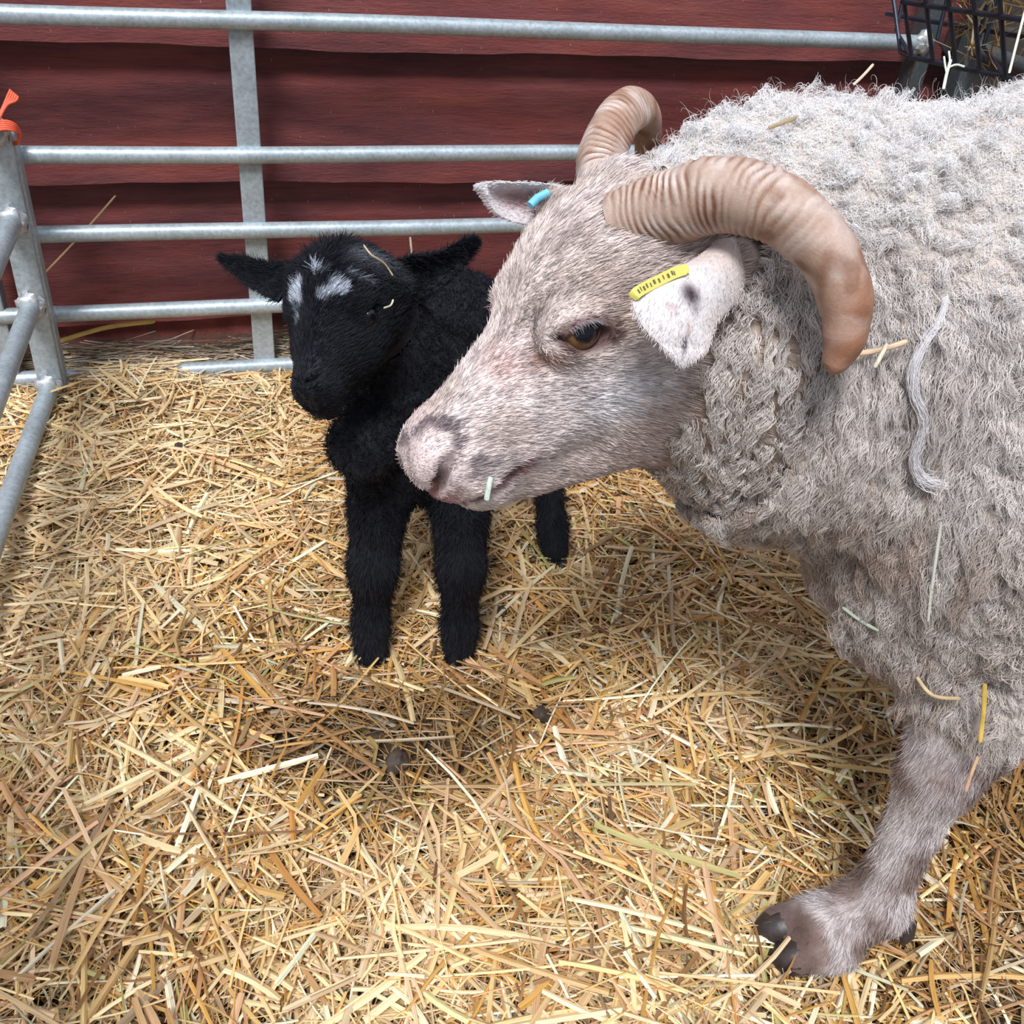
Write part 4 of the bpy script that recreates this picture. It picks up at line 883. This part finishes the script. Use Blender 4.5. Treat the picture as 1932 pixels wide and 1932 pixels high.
def ewe_w(p):
    w = wool_mask(p); vis = np.where((p[:, 0] < 0.86), 1.0, 0.28) * np.where(p[:, 1] > 0.66, 0.30, 1.0) * np.where((p[:, 2] < 0.3) & (p[:, 0] > 0.7), 0.4, 1)
    return (w > 0.5) * vis
def ewe_len(p): return 0.0140 + 0.028 * neckness(p) + 0.004 * sstep(0.45, 0.32, p[:, 2])
def ewe_flow(p, n_):
    nk = neckness(p); top = sstep(0.68, 0.76, p[:, 2])
    fl = np.stack([0.55 - 0.5 * nk, -0.2 + 0 * nk, -0.8 - 0.4 * nk + 0.5 * top], axis=1)
    return fl, 0.80 - 0.55 * nk + 0.10 * top
def ewe_col(p):  # back painted paler, underside browner: overhead light put into the wool colour
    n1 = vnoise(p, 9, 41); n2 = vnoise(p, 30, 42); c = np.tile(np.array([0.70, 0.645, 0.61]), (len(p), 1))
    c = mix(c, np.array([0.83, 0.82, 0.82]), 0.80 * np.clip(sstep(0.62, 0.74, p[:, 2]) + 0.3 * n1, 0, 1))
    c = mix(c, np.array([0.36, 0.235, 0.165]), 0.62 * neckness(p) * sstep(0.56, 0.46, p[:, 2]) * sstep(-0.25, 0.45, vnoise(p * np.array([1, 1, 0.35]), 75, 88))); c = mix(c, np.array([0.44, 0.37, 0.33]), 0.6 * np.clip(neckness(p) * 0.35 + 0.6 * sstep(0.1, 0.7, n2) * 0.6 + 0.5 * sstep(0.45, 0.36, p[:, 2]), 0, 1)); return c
def fuzz(name, V, F, n, wfun, rad, k_pts=6):
    R_ = scatter(V, F, n, wfun); Np = vnormals(V, F); N_ = ewe.grad(R_, 0.005); h, pull, val = tufts(R_ - N_ * 0.003); nk = neckness(R_); top = sstep(0.66, 0.74, R_[:, 2])
    Ln = (0.0050 + 0.0090 * nk + 0.0035 * top) * rng.uniform(0.6, 1.3, n)
    pull = pull - (pull * N_).sum(1, keepdims=True) * N_; rnd = rng.normal(0, 1, (n, 3)); ph = rng.uniform(0, 6.28, n)
    d0 = nrm(N_ * (0.95 - 0.45 * nk)[:, None] + rnd * (0.38 - 0.20 * nk + 0.15 * top)[:, None] + np.array([0.12, -0.05, -0.5]) * (0.5 + 0.9 * nk)[:, None])
    s1 = nrm(np.cross(N_, d0) + 1e-6); P = np.empty((n, k_pts, 3))
    # the curl of a tuft is shared by its fibres
    cph = val * 40.0
    for j, q in enumerate(np.linspace(0, 1, k_pts)):
        P[:, j] = R_ - N_ * 0.0015 + d0 * (Ln * q)[:, None] + pull * (0.75 * q * q) + s1 * (np.sin(cph + q * 5.5) * Ln * 0.20 * q)[:, None] - N_ * (Ln * 0.38 * q ** 3)[:, None] + rng.normal(0, 0.00035, (n, 3)) * q
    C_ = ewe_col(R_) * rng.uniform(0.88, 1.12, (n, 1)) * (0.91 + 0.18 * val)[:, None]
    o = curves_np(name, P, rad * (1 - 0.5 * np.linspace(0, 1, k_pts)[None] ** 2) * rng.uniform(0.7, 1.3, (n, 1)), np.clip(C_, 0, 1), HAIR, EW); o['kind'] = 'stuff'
fuzz('fleece', Vb2n, F1, 470000, lambda p: (wool_mask(p) > 0.3) * (1 + 0.9 * neckness(p)) * np.where((p[:, 1] > 0.66) & (p[:, 2] < 0.66), 0.35, 1.0) * np.where(p[:, 0] > 0.75, 0.5, 1.0), 0.00017)
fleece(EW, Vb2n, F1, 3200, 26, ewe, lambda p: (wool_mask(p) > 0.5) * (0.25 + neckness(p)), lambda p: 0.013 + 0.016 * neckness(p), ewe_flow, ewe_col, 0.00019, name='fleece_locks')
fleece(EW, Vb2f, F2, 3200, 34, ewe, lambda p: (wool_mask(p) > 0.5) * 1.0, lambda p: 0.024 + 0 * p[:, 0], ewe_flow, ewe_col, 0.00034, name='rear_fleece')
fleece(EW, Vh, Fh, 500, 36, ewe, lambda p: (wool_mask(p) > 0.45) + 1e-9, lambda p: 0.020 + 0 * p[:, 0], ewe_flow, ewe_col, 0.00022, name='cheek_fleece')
# loose flyaway wisps along the back
R_ = scatter(Vb2n, F1, 2600, lambda p: ((p[:, 2] > 0.66) & (p[:, 0] < 0.9)).astype(float)); N_ = ewe.grad(R_, 0.006)
o = fur('fleece_wisps', R_ + N_ * 0.008, N_, rng.normal(0, 1, (len(R_), 3)), 0.010, 0.40, 7, 0.00010, np.tile([0.82, 0.78, 0.75], (len(R_), 1)), HAIR, EW, curl=0.006, jitter=0.9, wav=2.2); o['kind'] = 'stuff'

# ------------------------------------------------------------------ the lamb
LF = wdir(nrm([-0.16, 0.92, -0.34])); LR = wdir([0.90, 0.08, -0.42]); LR = nrm(LR - LR.dot(LF) * LF); LU = np.cross(LF, LR)
if LU.dot(CAM - at(650, 560, 0.95)) < 0: LU = -LU
LAX = np.array([LF, LR, LU]); Q0 = at(645, 556, 0.955)
def lp(f, l, u): return Q0 + LF * f + LR * l + LU * u
def llocal(P): q = P - Q0; return q @ LF, q @ LR, q @ LU
lamb = SDF()
lamb.add(ell(lp(0.0, 0.0, -0.010), (0.050, 0.054, 0.050), LAX), 0.02)
lamb.add(cone(lp(0.0, 0.0, 0.002), lp(0.100, 0.002, 0.008), 0.043, 0.0185), 0.02)
lamb.add(cone(lp(0.010, 0.0, -0.034), lp(0.092, 0.0, -0.016), 0.038, 0.019), 0.025)
lamb.add(ell(lp(0.103, 0.0, 0.000), (0.018, 0.0200, 0.021), LAX), 0.012)
lamb.add(ell(lp(0.112, 0.0, -0.016), (0.012, 0.016, 0.014), LAX), 0.008)
for s in (-1, 1):
    lamb.add(ell(lp(0.018, s * 0.033, 0.016), (0.020, 0.012, 0.012), LAX), 0.012)
    lamb.add(ell(lp(0.045, s * 0.026, -0.014), (0.030, 0.018, 0.022), LAX), 0.02)
    lamb.add(ell(lp(-0.004, s * 0.024, 0.028), (0.013, 0.013, 0.010), LAX), 0.012)
    lamb.cut(ell(lp(0.031, s * 0.050, 0.008), (0.0115, 0.010, 0.0065), LAX), 0.003)
    for a, b in (((0.109, s * 0.005, 0.022), (0.104, s * 0.014, 0.022)),): lamb.cut(cone(lp(*a), lp(*b), 0.0026, 0.0030), 0.003)
    lamb.cut(cone(lp(0.118, 0, -0.004), lp(0.098, s * 0.022, -0.010), 0.0016, 0.0016), 0.004)
lhead = len(lamb.p)
def w_(*a): return np.array(a, float)
CH = at(752, 830, 1.03)
wit = w_(0.285, 0.985, 0.375); rump = w_(0.425, 1.155, 0.365)
lamb.add(cone(lp(-0.015, 0.005, -0.040), w_(0.205, 0.935, 0.345), 0.042, 0.060), 0.02)
lamb.add(ell(w_(0.200, 0.935, 0.315), (0.072, 0.072, 0.092)), 0.03)
lamb.add(ell(at(684, 838, 1.035), (0.036, 0.036, 0.036)), 0.02)
lamb.add(cone(w_(0.225, 0.975, 0.330), w_(0.285, 1.105, 0.330), 0.076, 0.070), 0.03)
lamb.add(ell(w_(0.300, 1.125, 0.318), (0.076, 0.078, 0.082)), 0.03)
FR = w_(0.141, 0.878, 0.020); FLf = w_(0.247, 0.858, 0.020); HL = w_(0.424, 1.022, 0.030); HR = w_(0.270, 1.160, 0.03)
for ft, sh in ((FR, w_(0.165, 0.925, 0.290)), (FLf, w_(0.250, 0.915, 0.285))):
    kn = ft * 0.45 + sh * 0.55; kn[2] = 0.150; kn[1] -= 0.004
    kn = w_(ft[0] * 0.75 + sh[0] * 0.25 , ft[1] + 0.012, 0.150)
    lamb.add(cone(sh, kn, 0.042, 0.0245), 0.02); lamb.add(cone(kn + (0, -.003, .008), kn + (0, -.003, -.012), 0.0265, 0.0250), 0.012); lamb.add(cone(kn, ft + (0.002, 0.006, 0.045), 0.0230, 0.0190), 0.012)
    lamb.add(cone(ft + (0.002, 0.004, 0.045), ft + (0, -0.006, 0.012), 0.0215, 0.0185), 0.01)
for ft, hx in ((HL, w_(0.345, 1.100, 0.270)), (HR, w_(0.275, 1.145, 0.270))):
    hk = ft + (-0.005, 0.050, 0.115) if ft is HL else ft + (0.01, 0.05, 0.115)
    st = hx + (-0.01, -0.01, -0.05)
    lamb.add(cone(hx, st, 0.060, 0.045), 0.03); lamb.add(cone(st, hk, 0.040, 0.020), 0.02); lamb.add(cone(hk, ft + (0.0, 0.012, 0.035), 0.019, 0.0175), 0.012)
    lamb.add(cone(ft + (0.0, 0.012, 0.035), ft + (0, -0.008, 0.010), 0.0200, 0.0170), 0.01)
lamb.add(cone(w_(0.325, 1.195, 0.34), w_(0.335, 1.215, 0.24), 0.020, 0.014), 0.02)
Vlh, Flh = surface(lamb, (-0.02, 0.74, 0.30), (0.28, 1.02, 0.58), 0.0022, lambda P: llocal(P)[2] > -0.065)
Vlb, Flb = surface(lamb, (0.07, 0.80, -0.01), (0.55, 1.28, 0.48), 0.0040, lambda P: llocal(P)[2] < -0.062)
# drop loose overlap near head: body part keeps only what lies behind the face plane
LBLK = np.array([0.0045, 0.0050, 0.0088])
def lamb_col(P, fur_=True):
    f, l, u = llocal(P); c = np.tile(LBLK, (len(P), 1)) * (1 + 0.25 * vnoise(P, 60, 3))[:, None]
    wh = np.array([0.50, 0.54, 0.62]); nn_ = vnoise(P, 130, 51); w = 0
    for (fx, lx, a, b, k) in ((0.021, -0.021, 0.014, 0.010, 1.0), (0.033, -0.017, 0.010, 0.007, 0.8), (0.048, -0.016, 0.010, 0.004, 0.5), (0.004, 0.003, 0.007, 0.011, 0.75), (0.020, 0.021, 0.009, 0.011, 0.9), (0.026, 0.012, 0.007, 0.009, 0.8), (0.007, 0.036, 0.006, 0.013, 0.55)):
        w = np.maximum(w, k * np.exp(-(((f - fx) / a) ** 2 + ((l - lx) / b) ** 2) ** 1.5))
    w = np.clip(sstep(0.25, 0.7, w * (0.9 + 0.7 * nn_)) * (0.7 + 0.3 * vnoise(P, 350, 52)), 0, 1) * (u > -0.01)
    w = np.maximum(w, 0.20 * np.exp(-(((f + 0.020) / 0.012) ** 2 + ((l - 0.035) / 0.013) ** 2)) * (u > -0.03))
    return mix(c, wh, w)
def lamb_lump(V):
    N_ = lamb.grad(V, 0.003); w = sstep(0.22, 0.27, V[:, 2]); return V + N_ * (w * (0.0022 * vnoise(V, 110, 61) + 0.0016 * vnoise(V, 200, 62)))[:, None]
LMB = empty('lamb', (0.25, 0.98, 0)); tag(LMB, 'small black lamb with white flecks on its forehead, standing on the straw beside the ewe', 'sheep')
eR0 = at(738, 545, 0.985); eR1 = at(894, 458, 0.985); eL0 = at(535, 530, 0.985); eL1 = at(424, 490, 1.005)
ears = []
for A_, B_, bl in ((((730, 500, .975), (770, 484, .972), (820, 478, .972), (868, 456, .978), (891, 455, .982)), ((768, 594, 1.0), (802, 566, .996), (850, 528, .988), (885, 485, .984), (893, 462, .983)), -0.012),
                   (((556, 498, .985), (505, 494, .995), (462, 487, 1.002), (424, 487, 1.007)), ((526, 570, .99), (492, 552, .993), (462, 530, .998), (440, 510, 1.003), (425, 492, 1.007)), -0.008)):
    e_ = ear_patch([at(*p) for p in A_], [at(*p) for p in B_], bl, thick=0.0045, nu=20, nv=32); ears.append((e_[0], e_[1], e_[2], e_[3], e_[4], e_[5]))
LSK = mat_vcol('lamb_hide', 0.7, 0.1, 300, 0.001, 0, spec=0.25); LHAIR = mat_vcol('lamb_hair', 0.5, 0.0, spec=0.22)
Vlb2 = lamb_lump(Vlb)
V, F, C = combine([(Vlh, Flh, lamb_col(Vlh)), (Vlb2, Flb, lamb_col(Vlb))] + [(a[0], a[1], LBLK) for a in ears])
lbody = mesh_np('body', V, F, LSK, LMB, True, C)
for s in (-1, 1):
    E = lp(0.031, s * 0.0405, 0.006); n, m_ = 20, 40; th = np.linspace(0, math.pi, n); ph = np.linspace(0, 2 * math.pi, m_, endpoint=False)
    TH, PH = np.meshgrid(th, ph, indexing='ij'); Q = np.stack([np.sin(TH) * np.cos(PH), np.cos(TH), np.sin(TH) * np.sin(PH)], axis=-1).reshape(-1, 3)
    F = [(i * m_ + j, i * m_ + (j + 1) % m_, (i + 1) * m_ + (j + 1) % m_, (i + 1) * m_ + j) for i in range(n - 1) for j in range(m_)]
    o = mesh_np('eye', E + (Q * 0.0092) @ LAX, F, EYED, LMB, True, np.tile([0.003, 0.003, 0.004], (len(Q), 1))); o['label'] = 'glossy dark eye'
for q, dv in ((FR, w_(-0.1, -1, 0)), (FLf, w_(0.05, -1, 0)), (HL, w_(0.05, -1, 0)), (HR, w_(0, -1, 0))):
    d = nrm(dv); sd_ = np.cross(d, [0, 0, 1])
    for k in (-1, 1): hoof(LMB, q + sd_ * 0.0085 * k + w_(0, 0, -0.004), q + sd_ * 0.0075 * k + d * 0.032 + w_(0, 0, -0.016), 0.0105, 1)
# hair of face and legs
R_ = scatter(Vlh, Flh, 30000, lambda p: (llocal(p)[2] > -0.05).astype(float)); N_ = lamb.grad(R_); f, l, u = llocal(R_)
flow = -LF[None] * np.ones((len(R_), 1)) * np.where(f > 0.01, 0.9, 0.3)[:, None] + LR[None] * (np.sign(l + 0.006) * sstep(0.0, 0.03, np.abs(l + 0.006)))[:, None] * 0.9 + LF[None] * (0.9 * (f < 0.01))[:, None] * 0
bad = np.zeros(len(R_), bool)
for s in (-1, 1): bad |= np.linalg.norm(R_ - lp(0.031, s * 0.048, 0.008), axis=1) < 0.007
R_, N_, flow, f = R_[~bad], N_[~bad], flow[~bad], f[~bad]
o = fur('face_hair', R_, N_, flow, 0.0075 + 0.004 * sstep(0.03, -0.02, f) - 0.003 * sstep(0.08, 0.1, f), 0.30, 4, 0.00026, lamb_col(R_) * rng.uniform(0.6, 1.7, (len(R_), 1)), LHAIR, LMB, jitter=0.18); o['kind'] = 'stuff'
R_ = scatter(Vlb2, Flb, 34000, lambda p: (p[:, 2] < 0.24) * 1.0); N_ = lamb.grad(R_, 0.003)
o = fur('leg_hair', R_, N_, np.tile([0, 0, -1.0], (len(R_), 1)), 0.0105, 0.42, 4, 0.00026, lamb_col(R_) * rng.uniform(0.5, 1.8, (len(R_), 1)), LHAIR, LMB, jitter=0.3); o['kind'] = 'stuff'
R_ = scatter(Vlb2, Flb, 42000, lambda p: (p[:, 2] > 0.21) * 1.0); N_ = lamb.grad(R_, 0.003)
o = fur('coat_curls', R_, N_, rng.normal(0, 1, (len(R_), 3)), 0.0050, 0.8, 6, 0.00030, lamb_col(R_) * rng.uniform(0.5, 2.0, (len(R_), 1)), LHAIR, LMB, curl=0.0024, jitter=0.8, wav=3.0); o['kind'] = 'stuff'
for a, t0, t1 in ((ears[0], eR0, eR1), (ears[1], eL0, eL1)):
    idx = rng.choice(len(a[0]), 5200); nn = a[5][None] * a[4][idx][:, None]
    o = fur('ear_hair', a[0][idx], nn, np.tile(nrm(t1 - t0), (5200, 1)), 0.0085, 0.35, 4, 0.00024, LBLK * rng.uniform(0.5, 1.8, (5200, 1)), LHAIR, LMB, jitter=0.45); o['kind'] = 'stuff'

# ------------------------------------------------------------------ stray straws and other small things
def stalk(name, label, pts, w, colr, cat='straw', group=None, flat=0.3, parent=None):
    P = strand(pts, 0, 16); T = nrm(np.gradient(P, axis=0)); vd = nrm(P - CAM); W = nrm(np.cross(T, vd)); Nn = np.cross(T, W); V = []; n = 8
    for i in range(len(P)):
        e_ = 1.0 if 0 < i < len(P) - 1 else 0.7
        for k in range(n):
            a = 2 * math.pi * k / n; V.append(P[i] + W[i] * w * 0.5 * e_ * math.cos(a) + Nn[i] * w * 0.5 * flat * math.sin(a))
    F = [(i * n + k, i * n + (k + 1) % n, (i + 1) * n + (k + 1) % n, (i + 1) * n + k) for i in range(len(P) - 1) for k in range(n)]
    uv = np.array([(k / n, i * 0.2) for i in range(len(P)) for k in range(n)])
    c = mix(np.tile(np.array(colr), (len(V), 1)), np.array(colr) * 0.7, np.clip(vnoise(np.array(V), 150, 3), 0, 1))
    o = mesh_np(name, V, F, STRAW, None, True, c, uv); tag(o, label, cat, group); return o

def on_ewe(px, py, off=0.012):
    v = nrm(ray(px, py)); t = 0.30; best = (9, t)
    while t < 1.4:
        d = ewe((CAM + v * t)[None])[0] - off; best = min(best, (d, t))
        if d < 0.0006: break
        t += max(min(d, 0.03), 0.0006)
    return CAM + v * best[1]
def on_lamb(px, py, off=0.004):
    v = nrm(ray(px, py)); t = 0.6
    for _ in range(400):
        d = lamb((CAM + v * t)[None])[0] - off
        if d < 0.0006: break
        t += max(min(d, 0.03), 0.0006)
    return CAM + v * t

TAN = (0.72, 0.50, 0.26); PALE = (0.86, 0.78, 0.62); GRN = (0.50, 0.56, 0.44); BRN = (0.42, 0.24, 0.12); GOLD = (0.74, 0.52, 0.14)
YW = 1.632
stalk('straw_stalk', 'long thin tan straw leaning diagonally against the red boards behind the corner post', [atY(78, 522, YW), atY(150, 446, YW), atY(218, 369, YW + .006)], 0.0030, TAN)
stalk('straw_stalk', 'short pale straw standing upright against the boards above the lamb\'s raised ear', [atY(774, 447, YW), atY(776, 470, YW), atY(779, 492, YW)], 0.0038, PALE)
stalk('straw_stalk', 'orange tan straw upright against the boards just below the tip of the lamb\'s ear', [atY(866, 508, YW), atY(866, 545, YW), atY(867, 590, YW)], 0.0036, (0.75, 0.42, 0.2))
stalk('straw_stalk', 'thick golden straw lying across the litter under the lowest board near the corner post', [atY(105, 646, 1.60), atY(200, 618, 1.60), atY(292, 606, 1.60)], 0.0075, GOLD)
stalk('straw_stalk', 'pale green blade of hay hanging out of the ewe\'s mouth', [on_ewe(926, 900, .002), on_ewe(922, 920, .005), on_ewe(918, 944, .009)], 0.0040, (0.58, 0.66, 0.56))
stalk('straw_stalk', 'tan straw lying flat in the fleece just behind the tip of the near horn', [on_ewe(1618, 667, .020), on_ewe(1660, 660, .020), on_ewe(1712, 644, .020)], 0.0036, (0.78, 0.56, 0.36))
stalk('straw_stalk', 'white split straw slanting over the tan straw behind the horn tip', [on_ewe(1650, 693, .024), on_ewe(1662, 672, .024), on_ewe(1674, 648, .024)], 0.0028, PALE)
stalk('straw_stalk', 'brown stalk lying on top of the ewe\'s neck above the curve of the horn', [on_ewe(1450, 241, .018), on_ewe(1476, 232, .018), on_ewe(1503, 221, .018)], 0.0026, (0.48, 0.36, 0.2))
stalk('straw_stalk', 'long thin pale stalk hanging down the ewe\'s chest fleece', [on_ewe(1776, 985, .022), on_ewe(1768, 1040, .022), on_ewe(1758, 1110, .022), on_ewe(1751, 1172, .024)], 0.0022, (0.72, 0.72, 0.64))
stalk('straw_stalk', 'grey green stem stuck in the chest fleece low at the front of the ewe', [on_ewe(1590, 1146, .020), on_ewe(1625, 1172, .020), on_ewe(1658, 1190, .020)], 0.0028, GRN)
stalk('straw_stalk', 'yellow straw dangling upright from the fleece above the ewe\'s knee', [on_ewe(1858, 1290, .030), on_ewe(1856, 1340, .030), on_ewe(1849, 1400, .030)], 0.0036, (0.72, 0.50, 0.12))
stalk('straw_stalk', 'orange straw tip sticking out below the fleece at the top of the ewe\'s leg', [on_ewe(1845, 1428, .024), on_ewe(1832, 1462, .024), on_ewe(1822, 1493, .024)], 0.0026, (0.80, 0.52, 0.32))
stalk('straw_stalk', 'bent tan straw across the wool where the ewe\'s leg meets the body', [on_ewe(1730, 1278, .026), on_ewe(1760, 1312, .026), on_ewe(1812, 1318, .026)], 0.0030, (0.66, 0.50, 0.28))
b0 = on_ewe(1610, 160, .012); stalk('straw_stalk', 'tan straw poking up from the ewe\'s shoulders against the dark board gap', [b0, at(1628, 143, proj_d := float((b0 - CAM) @ RW[:, 2])), at(1648, 121, proj_d)], 0.0022, (0.66, 0.55, 0.40))
b0 = on_ewe(1780, 168, .010); pd = float((b0 - CAM) @ RW[:, 2])
tq = empty('hay_sprig', tuple(b0)); tag(tq, 'branched pale green hay sprig standing on the ewe\'s back below the rack', 'hay')
for k, pts in enumerate((((1780, 168), (1786, 140), (1794, 112)), ((1786, 138), (1783, 122), (1781, 106)), ((1788, 128), (1804, 122), (1820, 126)), ((1790, 124), (1792, 112), (1790, 96)))):
    o = stalk('blade', None, [at(x, y, pd) for x, y in pts], 0.0024 if k == 0 else 0.0015, (0.66, 0.72, 0.60)); o.parent = tq; o.location = -np.array(tq.location)
b0 = on_ewe(1904, 138, .008); pd = float((b0 - CAM) @ RW[:, 2])
stalk('straw_stalk', 'long straight pale straw rising from the ewe\'s back in front of the hay', [b0, at(1916, 90, pd), at(1934, 20, pd)], 0.0020, PALE)
stalk('straw_stalk', 'thin curly tan twig lying over the crown of the lamb\'s head', [on_lamb(686, 462, .012), on_lamb(700, 480, .012), on_lamb(722, 494, .010), on_lamb(733, 507, .008), on_lamb(741, 520, .008)], 0.0016, (0.66, 0.48, 0.30))
stalk('straw_stalk', 'tiny pale crescent of straw on the lamb\'s brow beside its raised ear', [on_lamb(724, 581, .008), on_lamb(737, 576, .008), on_lamb(742, 565, .008)], 0.0018, (0.70, 0.62, 0.48))
# strand of pulled wool down the shoulder
st_ = strand([on_ewe(x, y, .017) for x, y in ((1786, 560), (1770, 610), (1742, 650), (1722, 700), (1724, 745), (1742, 790), (1735, 830), (1724, 870), (1738, 905), (1765, 915))], 0, 40)
n = 90; w0 = np.interp(np.linspace(0, 1, 40), [0, .15, .8, 1], [.0006, .0022, .0022, .005]); off = rng.normal(0, 0.6, (n, 1, 3)) * w0[None, :, None] + rng.normal(0, 0.0003, (n, 40, 3))
o = curves_np('wool_strand', st_[None] + off, np.full((n, 40), 0.00016), np.tile([0.74, 0.71, 0.72], (n, 1)), HAIR, EW); o['label'] = 'loose grey white strand of pulled wool'
# droppings in the litter
DUNG = mat_plain('dung', (0.045, 0.028, 0.018), 0.75, 0, 0.4, 120)
def clod(px, py, r, label):
    c = atZ(px, py, 0.030); c[2] = hf(np.array([c[0]]), np.array([c[1]]))[0] + 0.026; V = []; n = 10
    for i in range(n + 1):
        for j in range(16):
            a = math.pi * i / n; t = 2 * math.pi * j / 16; V.append(np.array([math.sin(a) * math.cos(t), math.sin(a) * math.sin(t), 0.75 * math.cos(a)]))
    V = np.array(V); V = c + V * (r * (1 + 0.38 * vnoise(V + px, 2.2, 5) + 0.08 * vnoise(V + px, 6, 6)))[:, None]
    F = [(i * 16 + j, i * 16 + (j + 1) % 16, (i + 1) * 16 + (j + 1) % 16, (i + 1) * 16 + j) for i in range(n) for j in range(16)]
    m = MB(); m.add(V, F); o = m.build('dropping', DUNG, None, smooth=True); tag(o, label, 'dropping')
clod(946, 1158, 0.0075, 'small dark round dropping on the straw right of the lamb\'s front feet')
clod(1022, 1350, 0.0105, 'dark brown clod in the straw in front of the ewe\'s lowered head')
clod(748, 1432, 0.0150, 'largest dark clod of dung in the trodden hollow in front of the lamb')
clod(342, 857, 0.0085, 'small dark dropping in the pale straw left of the lamb')
